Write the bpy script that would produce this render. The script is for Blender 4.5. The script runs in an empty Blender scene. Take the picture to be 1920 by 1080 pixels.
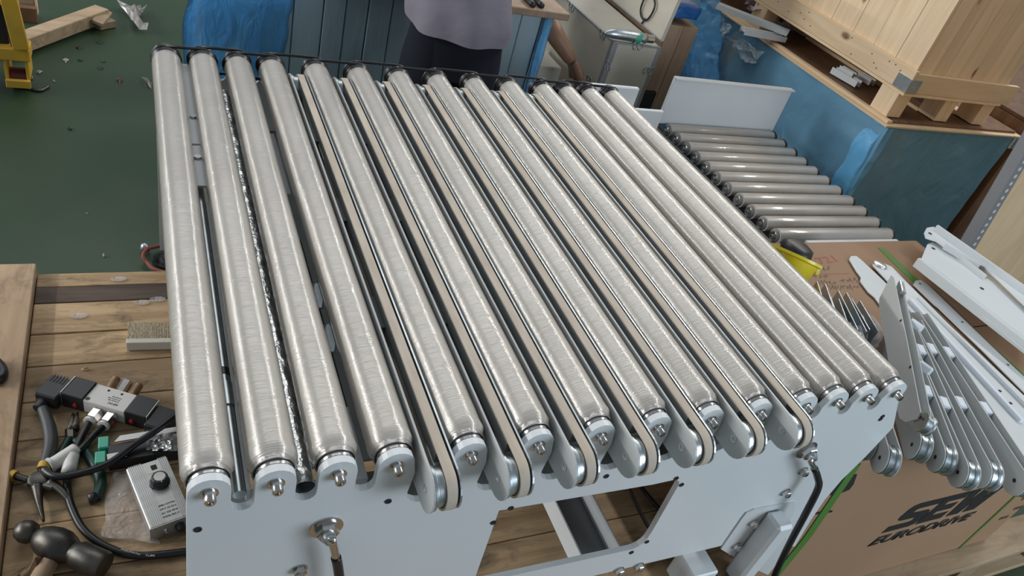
import bpy, bmesh, math, random
from mathutils import Vector, Matrix, noise
import numpy as np
random.seed(7)
S = bpy.context.scene
COL = S.collection
# ------------------------------------------------------------------ camera
VX = (3886.0, 416.0); VY = (225.0, -765.0); CX, CY = 960.0, 540.0
F = math.sqrt(-((VX[0]-CX)*(VY[0]-CX) + (VX[1]-CY)*(VY[1]-CY)))
xa = Vector((VX[0]-CX, VX[1]-CY, F)).normalized()
ya = Vector((VY[0]-CX, VY[1]-CY, F)).normalized()
za = xa.cross(ya)
CAM = Vector((0, 0, 1.68))
cd = bpy.data.cameras.new('camera'); cam = bpy.data.objects.new('camera', cd); COL.objects.link(cam)
cd.sensor_width = 36; cd.lens = 36*F/1920; cd.clip_start = 0.02; cd.clip_end = 100
right = Vector((xa.x, ya.x, za.x)); up = -Vector((xa.y, ya.y, za.y)); back = -Vector((xa.z, ya.z, za.z))
cam.matrix_world = Matrix(((right.x, up.x, back.x, CAM.x), (right.y, up.y, back.y, CAM.y), (right.z, up.z, back.z, CAM.z), (0, 0, 0, 1)))
S.camera = cam
# ------------------------------------------------------------------ light and exposure
S.view_settings.view_transform = 'Standard'; S.view_settings.look = 'None'
S.view_settings.gamma = 1; S.view_settings.use_curve_mapping = False
S.view_settings.exposure = 0.0
w = bpy.data.worlds.new('hall_daylight'); S.world = w; w.use_nodes = True
w.node_tree.nodes['Background'].inputs[0].default_value = (0.80, 0.90, 1.0, 1)
w.node_tree.nodes['Background'].inputs[1].default_value = 0.235
def area(name, loc, size, power, col=(1, 1, 1), target=(0.6, 1.2, 0.9)):
    l = bpy.data.lights.new(name, 'AREA'); l.shape = 'RECTANGLE'; l.size, l.size_y = size; l.energy = power; l.color = col
    o = bpy.data.objects.new(name, l); COL.objects.link(o); o.location = loc
    d = (Vector(target)-Vector(loc)).normalized()
    z = -d; y = Vector((0, 1, 0)); y = (y - z*y.dot(z)).normalized(); x = y.cross(z)
    o.matrix_world = Matrix(((x.x, y.x, z.x, loc[0]), (x.y, y.y, z.y, loc[1]), (x.z, y.z, z.z, loc[2]), (0, 0, 0, 1)))
    return o
area('skylight_strip', (-7.4, 6.8, 3.95), (0.16, 13), 470, (1.0, 0.99, 0.96), (0.6, 6.8, 0.9))
area('skylight_strip', (6.6, 6.8, 5.9), (0.14, 13), 440, (1.0, 0.98, 0.94), (0.6, 6.8, 0.9))
area('skylight_roof', (0.5, 6.5, 7.0), (7, 4), 165, (1.0, 1.0, 1.0))
area('side_fill', (2.7, -1.9, 1.6), (2.0, 1.5), 62, (0.80, 0.90, 1.0), (1.0, 0.6, 0.7))  # unseen fill light, added to brighten the right of the near side plate

area('side_fill', (-6.5, 3.4, 2.8), (5.0, 2.4), 230, (0.98, 0.98, 1.0), (2.8, 2.6, 0.8))  # unseen fill light, added for the left-facing crate sides

# ------------------------------------------------------------------ photograph rays
def ray(u, v):
    c = Vector((u-CX, v-CY, F)); return Vector((xa.dot(c), ya.dot(c), za.dot(c)))
def A(u, v, z):
    d = ray(u, v); return CAM + d*((z-CAM.z)/d.z)
def AY(u, v, y):
    d = ray(u, v); return CAM + d*(y/d.y)
def AX(u, v, x):
    d = ray(u, v); return CAM + d*(x/d.x)

# ------------------------------------------------------------------ materials
def nd(nt, t, **k):
    n = nt.nodes.new(t)
    for a, b in k.items(): setattr(n, a, b)
    return n
def setin(n, **k):
    for a, b in k.items(): n.inputs[a.replace('_', ' ')].default_value = b
def base(name, col, rough=0.5, metal=0.0, coat=0.0, spec=0.5):
    m = bpy.data.materials.new(name); m.use_nodes = True
    b = m.node_tree.nodes['Principled BSDF']
    b.inputs['Base Color'].default_value = (*col, 1); b.inputs['Roughness'].default_value = rough
    b.inputs['Metallic'].default_value = metal; b.inputs['Coat Weight'].default_value = coat
    b.inputs['Coat Roughness'].default_value = 0.12; b.inputs['Specular IOR Level'].default_value = spec
    return m, m.node_tree, b
def mapping(nt, scale):
    tc = nd(nt, 'ShaderNodeTexCoord'); mp = nd(nt, 'ShaderNodeMapping'); mp.inputs['Scale'].default_value = scale
    nt.links.new(tc.outputs['Object'], mp.inputs['Vector']); return mp
def noisy(name, col, col2, rough=0.5, metal=0.0, coat=0.0, scale=(6, 6, 6), nscale=1.0, bump=0.1, bscale=None, lo=0.35, hi=0.65, detail=6, dist=0.002, spec=0.5, distort=0.0):
    m, nt, b = base(name, col, rough, metal, coat, spec)
    mp = mapping(nt, scale); n = nd(nt, 'ShaderNodeTexNoise'); setin(n, Scale=nscale, Detail=detail, Distortion=distort)
    nt.links.new(mp.outputs[0], n.inputs['Vector'])
    r = nd(nt, 'ShaderNodeValToRGB'); r.color_ramp.elements[0].position = lo; r.color_ramp.elements[1].position = hi
    r.color_ramp.elements[0].color = (*col, 1); r.color_ramp.elements[1].color = (*col2, 1)
    nt.links.new(n.outputs['Fac'], r.inputs[0]); nt.links.new(r.outputs[0], b.inputs['Base Color'])
    if bump:
        bp = nd(nt, 'ShaderNodeBump'); bp.inputs['Strength'].default_value = bump; bp.inputs['Distance'].default_value = dist
        if bscale:
            mp2 = mapping(nt, bscale); n2 = nd(nt, 'ShaderNodeTexNoise'); setin(n2, Scale=1.0, Detail=4)
            nt.links.new(mp2.outputs[0], n2.inputs['Vector']); nt.links.new(n2.outputs['Fac'], bp.inputs['Height'])
        else: nt.links.new(n.outputs['Fac'], bp.inputs['Height'])
        nt.links.new(bp.outputs[0], b.inputs['Normal'])
    return m
def wood(name, c1, c2, axis='X', grain=30, rough=0.7, knots=0.0, knotcol=(0.10, 0.05, 0.02), dirt=0.0, dirtcol=(0.06, 0.045, 0.035), vary=0.25):
    m, nt, b = base(name, c1, rough)
    sc = {'X': (2.0, grain, grain), 'Y': (grain, 2.0, grain), 'Z': (grain, grain, 2.0)}[axis]
    L = nt.links
    oi = nd(nt, 'ShaderNodeObjectInfo'); tc = nd(nt, 'ShaderNodeTexCoord')
    ad = nd(nt, 'ShaderNodeVectorMath', operation='MULTIPLY_ADD')
    L.new(oi.outputs['Random'], ad.inputs[0]); ad.inputs[1].default_value = (37, 23, 11); L.new(tc.outputs['Object'], ad.inputs[2])
    mp = nd(nt, 'ShaderNodeMapping'); mp.inputs['Scale'].default_value = sc; L.new(ad.outputs[0], mp.inputs[0])
    n = nd(nt, 'ShaderNodeTexNoise'); setin(n, Scale=1.0, Detail=8, Roughness=0.6, Distortion=1.2); L.new(mp.outputs[0], n.inputs['Vector'])
    r = nd(nt, 'ShaderNodeValToRGB'); r.color_ramp.elements[0].position = 0.36; r.color_ramp.elements[1].position = 0.64
    r.color_ramp.elements[0].color = (*c2, 1); r.color_ramp.elements[1].color = (*c1, 1); L.new(n.outputs['Fac'], r.inputs[0])
    out = r.outputs[0]
    hs = nd(nt, 'ShaderNodeHueSaturation'); mr = nd(nt, 'ShaderNodeMapRange'); L.new(oi.outputs['Random'], mr.inputs[0])
    mr.inputs[3].default_value = 1-vary; mr.inputs[4].default_value = 1+vary*0.6
    L.new(mr.outputs[0], hs.inputs['Value']); L.new(out, hs.inputs['Color']); out = hs.outputs[0]
    def over(fac, col, src):
        mx = nd(nt, 'ShaderNodeMix', data_type='RGBA'); L.new(fac, mx.inputs[0]); L.new(src, mx.inputs[6]); mx.inputs[7].default_value = (*col, 1); return mx.outputs[2]
    if knots:
        v = nd(nt, 'ShaderNodeTexVoronoi'); v.inputs['Scale'].default_value = knots
        mk_ = nd(nt, 'ShaderNodeMapping'); mk_.inputs['Scale'].default_value = {'X': (.55, 1, 1), 'Y': (1, .55, 1), 'Z': (1, 1, .55)}[axis]
        L.new(ad.outputs[0], mk_.inputs[0]); L.new(mk_.outputs[0], v.inputs['Vector'])
        kr = nd(nt, 'ShaderNodeValToRGB'); kr.color_ramp.elements[0].position = 0.05; kr.color_ramp.elements[1].position = 0.12
        kr.color_ramp.elements[0].color = (1, 1, 1, 1); kr.color_ramp.elements[1].color = (0, 0, 0, 1); L.new(v.outputs['Distance'], kr.inputs[0])
        out = over(kr.outputs[0], knotcol, out)
    if dirt:
        n3 = nd(nt, 'ShaderNodeTexNoise'); setin(n3, Scale=7.0, Detail=9, Roughness=0.72, Distortion=0.6); L.new(ad.outputs[0], n3.inputs['Vector'])
        mp3 = nd(nt, 'ShaderNodeMapping'); mp3.inputs['Scale'].default_value = {'X': (1, 3, 3), 'Y': (3, 1, 3), 'Z': (3, 3, 1)}[axis]
        L.new(ad.outputs[0], mp3.inputs[0]); L.new(mp3.outputs[0], n3.inputs['Vector'])
        dr = nd(nt, 'ShaderNodeValToRGB'); dr.color_ramp.elements[0].position = 0.5; dr.color_ramp.elements[1].position = 0.72
        dr.color_ramp.elements[0].color = (0, 0, 0, 1); dr.color_ramp.elements[1].color = (dirt, dirt, dirt, 1); L.new(n3.outputs['Fac'], dr.inputs[0])
        out = over(dr.outputs[0], dirtcol, out)
    L.new(out, b.inputs['Base Color'])
    bp = nd(nt, 'ShaderNodeBump'); bp.inputs['Strength'].default_value = 0.35; bp.inputs['Distance'].default_value = 0.002
    L.new(n.outputs['Fac'], bp.inputs['Height']); L.new(bp.outputs[0], b.inputs['Normal'])
    return m
def film(name, col, alpha, rough=0.15, bscale=(25, 25, 9), bump=0.6, dist=0.01):
    m, nt, b = base(name, col, rough, 0, 0.3)
    mp = mapping(nt, bscale); n = nd(nt, 'ShaderNodeTexNoise'); setin(n, Scale=1.0, Detail=7, Distortion=1.5)
    nt.links.new(mp.outputs[0], n.inputs['Vector'])
    bp = nd(nt, 'ShaderNodeBump'); bp.inputs['Strength'].default_value = bump; bp.inputs['Distance'].default_value = dist
    nt.links.new(n.outputs['Fac'], bp.inputs['Height']); nt.links.new(bp.outputs[0], b.inputs['Normal'])
    b.inputs['Alpha'].default_value = alpha
    return m
def roller_mat(name, c1, c2, rough, bump):
    m, nt, b = base(name, c1, rough, 0.2, 1.0)
    b.inputs['Coat Roughness'].default_value = 0.06
    L = nt.links; oi = nd(nt, 'ShaderNodeObjectInfo'); tc = nd(nt, 'ShaderNodeTexCoord')
    ad = nd(nt, 'ShaderNodeVectorMath', operation='MULTIPLY_ADD'); L.new(oi.outputs['Random'], ad.inputs[0]); ad.inputs[1].default_value = (3, 31, 5); L.new(tc.outputs['Object'], ad.inputs[2])
    mp = nd(nt, 'ShaderNodeMapping'); mp.inputs['Scale'].default_value = (9, 5, 9); L.new(ad.outputs[0], mp.inputs[0])
    n = nd(nt, 'ShaderNodeTexNoise'); setin(n, Scale=1.0, Detail=5); L.new(mp.outputs[0], n.inputs['Vector'])
    r = nd(nt, 'ShaderNodeValToRGB'); r.color_ramp.elements[0].color = (*c1, 1); r.color_ramp.elements[1].color = (*c2, 1)
    r.color_ramp.elements[0].position = .35; r.color_ramp.elements[1].position = .65
    L.new(n.outputs['Fac'], r.inputs[0]); L.new(r.outputs[0], b.inputs['Base Color'])
    def streak(sc, rot, lo, hi, off):
        q = nd(nt, 'ShaderNodeMapping'); q.inputs['Scale'].default_value = sc; q.inputs['Rotation'].default_value = rot; q.inputs['Location'].default_value = (off, off, 0); L.new(ad.outputs[0], q.inputs[0])
        t = nd(nt, 'ShaderNodeTexNoise'); setin(t, Scale=1.0, Detail=4, Distortion=0.9); L.new(q.outputs[0], t.inputs['Vector'])
        g = nd(nt, 'ShaderNodeMapRange'); g.inputs[1].default_value = lo; g.inputs[2].default_value = hi; L.new(t.outputs['Fac'], g.inputs[0]); return g.outputs[0]
    fine = streak((16, 420, 16), (0.05, 0, 0.12), 0.3, 0.7, 0); sparse = streak((20, 210, 20), (0.10, 0, -0.22), 0.58, 0.66, 3.1); wide = streak((26, 30, 26), (0.2, 0.1, 0.4), 0.45, 0.7, 7.7)
    a1 = nd(nt, 'ShaderNodeMath', operation='MULTIPLY_ADD'); L.new(sparse, a1.inputs[0]); a1.inputs[1].default_value = 0.9; L.new(fine, a1.inputs[2])
    a2 = nd(nt, 'ShaderNodeMath', operation='MULTIPLY_ADD'); L.new(wide, a2.inputs[0]); a2.inputs[1].default_value = 0.55; L.new(a1.outputs[0], a2.inputs[2])
    bp = nd(nt, 'ShaderNodeBump'); bp.inputs['Strength'].default_value = bump; bp.inputs['Distance'].default_value = 0.00035
    L.new(a2.outputs[0], bp.inputs['Height']); L.new(bp.outputs[0], b.inputs['Normal']); L.new(bp.outputs[0], b.inputs['Coat Normal'])
    mx = nd(nt, 'ShaderNodeMix', data_type='RGBA'); L.new(r.outputs[0], mx.inputs[6]); mx.inputs[7].default_value = (min(1, c2[0]*1.35), min(1, c2[1]*1.35), min(1, c2[2]*1.38), 1)
    mm = nd(nt, 'ShaderNodeMath', operation='MULTIPLY'); L.new(sparse, mm.inputs[0]); mm.inputs[1].default_value = 0.35 if bump > .3 else 0.0; L.new(mm.outputs[0], mx.inputs[0]); L.new(mx.outputs[2], b.inputs['Base Color'])
    return m
M = {}
M['floor'] = noisy('green_floor_paint', (0.021, 0.048, 0.020), (0.032, 0.058, 0.030), 0.40, scale=(3, 3, 3), bump=0.06, bscale=(40, 40, 40), lo=.3, hi=.7, spec=0.5)
M['paint'] = noisy('light_grey_paint', (0.68, 0.72, 0.74), (0.71, 0.75, 0.77), 0.34, scale=(4, 4, 4), bump=0.05, bscale=(300, 300, 300), dist=0.0006)
M['arm_paint'] = noisy('mid_grey_paint', (0.47, 0.49, 0.485), (0.50, 0.52, 0.515), 0.36, scale=(4, 4, 4), bump=0.04, bscale=(300, 300, 300), dist=0.0006)
M['paint_white'] = noisy('off_white_paint', (0.62, 0.65, 0.66), (0.66, 0.69, 0.70), 0.4, scale=(4, 4, 4), bump=0.04, bscale=(300, 300, 300), dist=0.0006)
M['paint_dark'] = noisy('dark_grey_steel', (0.17, 0.18, 0.18), (0.21, 0.22, 0.22), 0.45, scale=(6, 6, 6), bump=0.05)  # dark grey steel of frames and inner parts
M['roller'] = roller_mat('film_wrapped_steel', (0.43, 0.405, 0.365), (0.49, 0.465, 0.42), 0.36, 0.5)
M['tube2'] = roller_mat('bare_zinc_roller', (0.44, 0.41, 0.37), (0.50, 0.47, 0.43), 0.40, 0.12)
M['crinkle'] = noisy('crumpled_clear_film', (0.60, 0.58, 0.56), (0.80, 0.79, 0.78), 0.18, 0.55, 0.5, scale=(60, 90, 60), bump=1.0, dist=0.003)
M['crinkle_end'] = noisy('gathered_film_end', (0.26, 0.245, 0.23), (0.46, 0.44, 0.42), 0.22, 0.4, 0.5, scale=(60, 90, 60), bump=1.0, dist=0.003)
M['silver_film'] = noisy('crumpled_silver_film', (0.55, 0.57, 0.56), (0.85, 0.87, 0.86), 0.12, 0.9, scale=(90, 60, 90), bump=1.0, dist=0.004)
M['steel'] = base('polished_steel', (0.62, 0.60, 0.58), 0.22, 1.0)[0]
M['zinc'] = noisy('galvanised_steel', (0.42, 0.47, 0.49), (0.56, 0.61, 0.63), 0.32, 0.9, scale=(25, 25, 25), bump=0.05)
M['black'] = base('black_rubber', (0.012, 0.012, 0.014), 0.35)[0]
M['black_plastic'] = base('black_plastic', (0.022, 0.022, 0.025), 0.42)[0]
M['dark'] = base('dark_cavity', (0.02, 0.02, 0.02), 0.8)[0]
M['belt'] = noisy('sandy_belt', (0.48, 0.41, 0.33), (0.58, 0.51, 0.42), 0.75, scale=(60, 12, 60), bump=0.15)
M['bench'] = wood('weathered_plank', (0.60, 0.42, 0.24), (0.37, 0.245, 0.13), 'X', 22, 0.75, dirt=0.85, dirtcol=(0.05, 0.038, 0.028), vary=0.3)
M['bench_dark'] = wood('soiled_dark_plank', (0.15, 0.11, 0.08), (0.07, 0.05, 0.04), 'X', 25, 0.8, dirt=0.6)
M['bench_y'] = wood('weathered_edge_board', (0.50, 0.36, 0.23), (0.36, 0.24, 0.145), 'Y', 22, 0.75, dirt=0.55)
M['pine_x'] = wood('pale_pine_along', (0.88, 0.68, 0.45), (0.78, 0.57, 0.35), 'X', 24, 0.6, knots=6.0, knotcol=(0.25, 0.14, 0.07), vary=0.12)
M['pine_y'] = wood('pale_pine_across', (0.88, 0.68, 0.45), (0.78, 0.57, 0.35), 'Y', 24, 0.6, knots=6.0, knotcol=(0.25, 0.14, 0.07), vary=0.12)
M['pine_z'] = wood('pale_pine_upright', (0.90, 0.71, 0.48), (0.81, 0.60, 0.38), 'Z', 22, 0.55, knots=7.0, knotcol=(0.22, 0.12, 0.06), vary=0.1)
M['ply'] = wood('plywood_face', (0.78, 0.59, 0.38), (0.70, 0.50, 0.30), 'Z', 14, 0.5, vary=0.05)
M['ply_grey'] = noisy('grey_plywood', (0.50, 0.47, 0.39), (0.58, 0.55, 0.47), 0.5, scale=(3, 3, 6), bump=0.05)
M['brown_wood'] = wood('brown_crate_board', (0.22, 0.12, 0.06), (0.14, 0.07, 0.035), 'Z', 16, 0.6)
M['tan_wood'] = wood('tan_chest_board', (0.40, 0.28, 0.19), (0.30, 0.20, 0.13), 'Z', 14, 0.6)
M['card'] = noisy('brown_cardboard', (0.31, 0.185, 0.105), (0.35, 0.215, 0.125), 0.75, scale=(2, 2, 2), bump=0.08, bscale=(30, 30, 30))
M['ink'] = base('black_ink', (0.012, 0.010, 0.010), 0.6)[0]
M['ink_red'] = base('red_marker', (0.40, 0.10, 0.08), 0.7)[0]
M['ink_grey'] = base('grey_marker', (0.10, 0.07, 0.05), 0.7)[0]
M['strap'] = base('green_strap', (0.08, 0.22, 0.035), 0.35)[0]
M['yellow'] = base('yellow_plastic', (1.0, 0.83, 0.03), 0.35, 0, 0.3)[0]
M['jack_yellow'] = noisy('chipped_yellow_paint', (0.72, 0.42, 0.03), (0.60, 0.36, 0.06), 0.45, scale=(14, 14, 14), bump=0.1)
M['red_poly'] = noisy('worn_red_polyurethane', (0.20, 0.03, 0.02), (0.10, 0.03, 0.02), 0.4, scale=(20, 20, 20))
M['red'] = base('red_plastic', (0.40, 0.02, 0.04), 0.35)[0]
M['blue_film'] = film('blue_polythene_film', (0.17, 0.37, 0.54), 0.92, 0.22, (7, 7, 3.5), 0.7, 0.02)
M['blue_film_bright'] = film('bright_blue_film', (0.18, 0.54, 0.90), 0.88, 0.18, (14, 14, 5), 0.8, 0.02)
M['blue_board'] = noisy('blue_wrapped_board', (0.25, 0.35, 0.41), (0.31, 0.42, 0.48), 0.28, coat=0.4, scale=(5, 5, 1.2), bump=0.5, bscale=(30, 30, 5), dist=0.01)
M['clear'] = film('clear_polythene', (0.75, 0.72, 0.70), 0.30, 0.1, (40, 40, 40), 0.9, 0.01)
M['shirt'] = noisy('grey_violet_cotton', (0.17, 0.155, 0.19), (0.20, 0.185, 0.22), 0.85, scale=(5, 5, 5), bump=0.5, bscale=(7, 7, 14), dist=0.02)
M['trousers'] = noisy('navy_black_cotton', (0.012, 0.014, 0.022), (0.016, 0.018, 0.026), 0.9, scale=(8, 8, 8), bump=0.3, bscale=(8, 8, 8), dist=0.01, spec=0.12)
M['skin'] = noisy('tanned_skin', (0.25, 0.13, 0.08), (0.29, 0.16, 0.10), 0.5, scale=(30, 30, 30), bump=0.1)
M['hair'] = base('black_hair', (0.01, 0.01, 0.01), 0.6)[0]
M['cast'] = noisy('dark_forged_steel', (0.075, 0.072, 0.068), (0.13, 0.12, 0.10), 0.38, 0.85, scale=(30, 30, 30), bump=0.4)
M['green_grip'] = base('dark_green_grip', (0.01, 0.05, 0.035), 0.45)[0]
M['grip_grey'] = base('dark_grey_grip', (0.05, 0.055, 0.055), 0.5)[0]
M['grip_band'] = base('ochre_band', (0.55, 0.33, 0.04), 0.5)[0]
M['white_plastic'] = base('white_plastic', (0.72, 0.70, 0.66), 0.4)[0]
M['nylon'] = base('milky_nylon', (0.74, 0.80, 0.86), 0.35)[0]
M['alu'] = noisy('brushed_aluminium', (0.46, 0.47, 0.46), (0.51, 0.52, 0.51), 0.40, 0.6, scale=(4, 60, 60), bump=0.0)
M['brass'] = noisy('bronze_silencer', (0.22, 0.13, 0.07), (0.32, 0.20, 0.11), 0.6, 0.3, scale=(80, 80, 80), bump=0.3)
M['teal'] = base('green_terminal', (0.06, 0.42, 0.28), 0.4)[0]
M['bristle'] = noisy('tan_bristle', (0.42, 0.33, 0.20), (0.68, 0.58, 0.42), 0.7, scale=(300, 300, 20), bump=1.0)
M['motor'] = noisy('dark_grey_motor', (0.10, 0.115, 0.12), (0.13, 0.145, 0.15), 0.5, scale=(10, 10, 10), bump=0.1)
M['rope'] = noisy('bagged_rope', (0.40, 0.30, 0.27), (0.60, 0.52, 0.49), 0.3, coat=0.6, scale=(70, 70, 70), bump=0.8)
M['lilac'] = noisy('lilac_packing_film', (0.35, 0.30, 0.40), (0.60, 0.56, 0.64), 0.3, scale=(25, 25, 25), bump=0.9)
M['board_edge'] = wood('sawn_board', (0.45, 0.34, 0.22), (0.33, 0.23, 0.14), 'X', 18, 0.7, dirt=0.4)
M['hole'] = base('pale_hole', (0.70, 0.66, 0.56), 0.6)[0]
M['grey_angle'] = base('grey_slotted_steel', (0.30, 0.31, 0.33), 0.45, 0.3)[0]

# ------------------------------------------------------------------ object helpers
WM = {}
def reg(o, parent=None, loc=(0, 0, 0), rz=0.0):
    COL.objects.link(o)
    L = Matrix.Translation(Vector(loc)) @ Matrix.Rotation(rz, 4, 'Z')
    o.location = loc; o.rotation_euler = (0, 0, rz)
    if parent is not None: o.parent = parent; WM[o.name] = WM[parent.name] @ L
    else: WM[o.name] = L
    return o
def tag(o, label=None, cat=None, group=None, kind=None):
    if label: o['label'] = label
    if cat: o['category'] = cat
    if group: o['group'] = group
    if kind: o['kind'] = kind
    return o
def thing(name, label, cat, loc=(0, 0, 0), rz=0.0, group=None):
    o = bpy.data.objects.new(name, None); o.empty_display_size = 0.05
    reg(o, None, loc, rz); return tag(o, label, cat, group)
def mk(name, bm, mat, parent=None, smooth=False, label=None, local=False, loc=None):
    """bm is in world coordinates unless local; a top-level mesh gets its origin at loc"""
    me = bpy.data.meshes.new(name)
    bmesh.ops.recalc_face_normals(bm, faces=bm.faces)
    if parent is not None and not local: bm.transform(WM[parent.name].inverted())
    if parent is None:
        if loc is None:
            cs = [v.co for v in bm.verts]
            loc = (sum(c.x for c in cs)/len(cs), sum(c.y for c in cs)/len(cs), min(c.z for c in cs))
        if not local: bm.transform(Matrix.Translation(-Vector(loc)))
    if smooth:
        for f in bm.faces: f.smooth = True
    bm.to_mesh(me); bm.free()
    if smooth == 'auto':
        try: me.set_sharp_from_angle(angle=math.radians(38))
        except Exception: pass
    for m in (mat if isinstance(mat, (list, tuple)) else [mat]): me.materials.append(M[m] if isinstance(m, str) else m)
    o = bpy.data.objects.new(name, me)
    reg(o, parent, (0, 0, 0) if parent is not None else loc)
    if label: o['label'] = label
    return o
def B(): return bmesh.new()
def box(bm, x0, x1, y0, y1, z0, z1, bev=0.0, mi=0):
    vs = [bm.verts.new((x, y, z)) for z in (z0, z1) for y in (y0, y1) for x in (x0, x1)]
    fs = [bm.faces.new([vs[i] for i in q]) for q in ((0, 2, 3, 1), (4, 5, 7, 6), (0, 1, 5, 4), (2, 6, 7, 3), (0, 4, 6, 2), (1, 3, 7, 5))]
    for f in fs: f.material_index = mi
    if bev:
        es = list({e for f in fs for e in f.edges}); bmesh.ops.bevel(bm, geom=es, offset=bev, segments=1, affect='EDGES')
    return bm
def frame(d):
    d = d.normalized(); a = Vector((0, 0, 1)) if abs(d.z) < 0.9 else Vector((1, 0, 0))
    u = d.cross(a).normalized(); return u, u.cross(d).normalized()
def obox(bm, p, q, w_, h_, updir=(0, 0, 1), bev=0.0):
    """box running from p to q, w_ across and h_ along updir, centred"""
    p, q = Vector(p), Vector(q); d = (q-p).normalized(); u = Vector(updir); s = d.cross(u).normalized(); u = s.cross(d).normalized()
    vs = [bm.verts.new(c + s*a*w_/2 + u*b*h_/2) for c in (p, q) for b in (-1, 1) for a in (-1, 1)]
    fs = [bm.faces.new([vs[i] for i in f]) for f in ((0, 2, 3, 1), (4, 5, 7, 6), (0, 1, 5, 4), (2, 6, 7, 3), (0, 4, 6, 2), (1, 3, 7, 5))]
    if bev: bmesh.ops.bevel(bm, geom=list({e for f in fs for e in f.edges}), offset=bev, segments=1, affect='EDGES')
    return bm
def lathe(bm, p, d, prof, n=20, cap=True):
    """prof: list of (distance along d, radius)"""
    p = Vector(p); d = Vector(d).normalized(); u, v = frame(d); rings = []
    for t, r in prof:
        rings.append([bm.verts.new(p + d*t + (u*math.cos(2*math.pi*i/n) + v*math.sin(2*math.pi*i/n))*max(r, 1e-5)) for i in range(n)])
    for a, b in zip(rings, rings[1:]):
        for i in range(n): bm.faces.new((a[i], a[(i+1) % n], b[(i+1) % n], b[i]))
    if cap: bm.faces.new(rings[0][::-1]); bm.faces.new(rings[-1])
    return bm
def cyl(bm, p, q, r, n=20, r2=None):
    p, q = Vector(p), Vector(q); return lathe(bm, p, q-p, [(0, r), ((q-p).length, r if r2 is None else r2)], n)
def smooth_path(pts, k=6):
    pts = [Vector(p) for p in pts]; out = []
    for i in range(len(pts)-1):
        p0 = pts[max(i-1, 0)]; p1 = pts[i]; p2 = pts[i+1]; p3 = pts[min(i+2, len(pts)-1)]
        for j in range(k):
            t = j/k; out.append(0.5*((2*p1) + (p2-p0)*t + (2*p0-5*p1+4*p2-p3)*t*t + (3*p1-p0-3*p2+p3)*t**3))
    return out + [pts[-1]]
def tube(bm, pts, r, n=10, k=6, radii=None):
    P = smooth_path(pts, k) if k > 1 else [Vector(p) for p in pts]
    rings = []; u = None
    for i, p in enumerate(P):
        d = (P[min(i+1, len(P)-1)] - P[max(i-1, 0)]).normalized()
        if u is None: u, v = frame(d)
        else: u = (u - d*u.dot(d)).normalized()
        v = d.cross(u)
        rr = r if radii is None else np.interp(i/(len(P)-1), np.linspace(0, 1, len(radii)), radii)
        rings.append([bm.verts.new(p + (u*math.cos(2*math.pi*j/n) + v*math.sin(2*math.pi*j/n))*rr) for j in range(n)])
    for a, b in zip(rings, rings[1:]):
        for j in range(n): bm.faces.new((a[j], a[(j+1) % n], b[(j+1) % n], b[j]))
    bm.faces.new(rings[0][::-1]); bm.faces.new(rings[-1]); return bm
def prism(bm, pts, d, holes=()):
    """extrude polygon pts (3D, coplanar) by vector d; holes are polygons too"""
    d = Vector(d); loops = [list(map(Vector, pts))] + [list(map(Vector, h)) for h in holes]
    es = []; rings = []
    for lp in loops:
        vs = [bm.verts.new(p) for p in lp]; rings.append(vs)
        for i in range(len(vs)): es.append(bm.edges.new((vs[i], vs[(i+1) % len(vs)])))
    r = bmesh.ops.triangle_fill(bm, use_beauty=True, use_dissolve=False, edges=es)
    fs = [g for g in r['geom'] if isinstance(g, bmesh.types.BMFace)]
    ex = bmesh.ops.extrude_face_region(bm, geom=fs)
    vs = [g for g in ex['geom'] if isinstance(g, bmesh.types.BMVert)]
    bmesh.ops.translate(bm, verts=vs, vec=d)
    return bm
def arc(cx, cz, r, a0, a1, n=8):
    return [(cx + r*math.cos(math.radians(a0+(a1-a0)*i/n)), cz + r*math.sin(math.radians(a0+(a1-a0)*i/n))) for i in range(n+1)]
def grid_sheet(bm, f, nu, nv, thick=0.0):
    """surface f(u,v) -> Vector"""
    g = [[bm.verts.new(f(i/nu, j/nv)) for j in range(nv+1)] for i in range(nu+1)]
    for i in range(nu):
        for j in range(nv): bm.faces.new((g[i][j], g[i+1][j], g[i+1][j+1], g[i][j+1]))
    if thick: bmesh.ops.solidify(bm, geom=bm.faces[:], thickness=thick)
    return bm
def text_mesh(body, p, xdir, updir, height, width=None, mat='ink', parent=None, name='lettering', extrude=0.0006, bold=0.0, shear=0.0):
    """letters of cap height `height`, lower left at p"""
    c = bpy.data.curves.new('lettering', 'FONT'); c.body = body; c.size = 1; c.offset = bold; c.shear = shear; c.resolution_u = 3
    t = bpy.data.objects.new('lettering_source', c); COL.objects.link(t)
    dg = bpy.context.evaluated_depsgraph_get(); me = bpy.data.meshes.new_from_object(t.evaluated_get(dg))
    bpy.data.objects.remove(t); bpy.data.curves.remove(c)
    bm = B(); bm.from_mesh(me); bpy.data.meshes.remove(me)
    xs = [v.co.x for v in bm.verts]; ys = [v.co.y for v in bm.verts]; x0, x1, y0, y1 = min(xs), max(xs), min(ys), max(ys)
    sy = height/(y1-y0); sx = (width/(x1-x0)) if width else sy
    X = Vector(xdir).normalized(); U = Vector(updir).normalized(); N = X.cross(U)
    ex = bmesh.ops.extrude_face_region(bm, geom=bm.faces[:]); up_ = {g for g in ex['geom'] if isinstance(g, bmesh.types.BMVert)}
    for v in bm.verts:
        q = v.co.copy(); v.co = Vector(p) + X*(q.x-x0)*sx + U*(q.y-y0)*sy + N*(extrude if v in up_ else -0.0002)
    return mk(name, bm, mat, parent)
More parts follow.
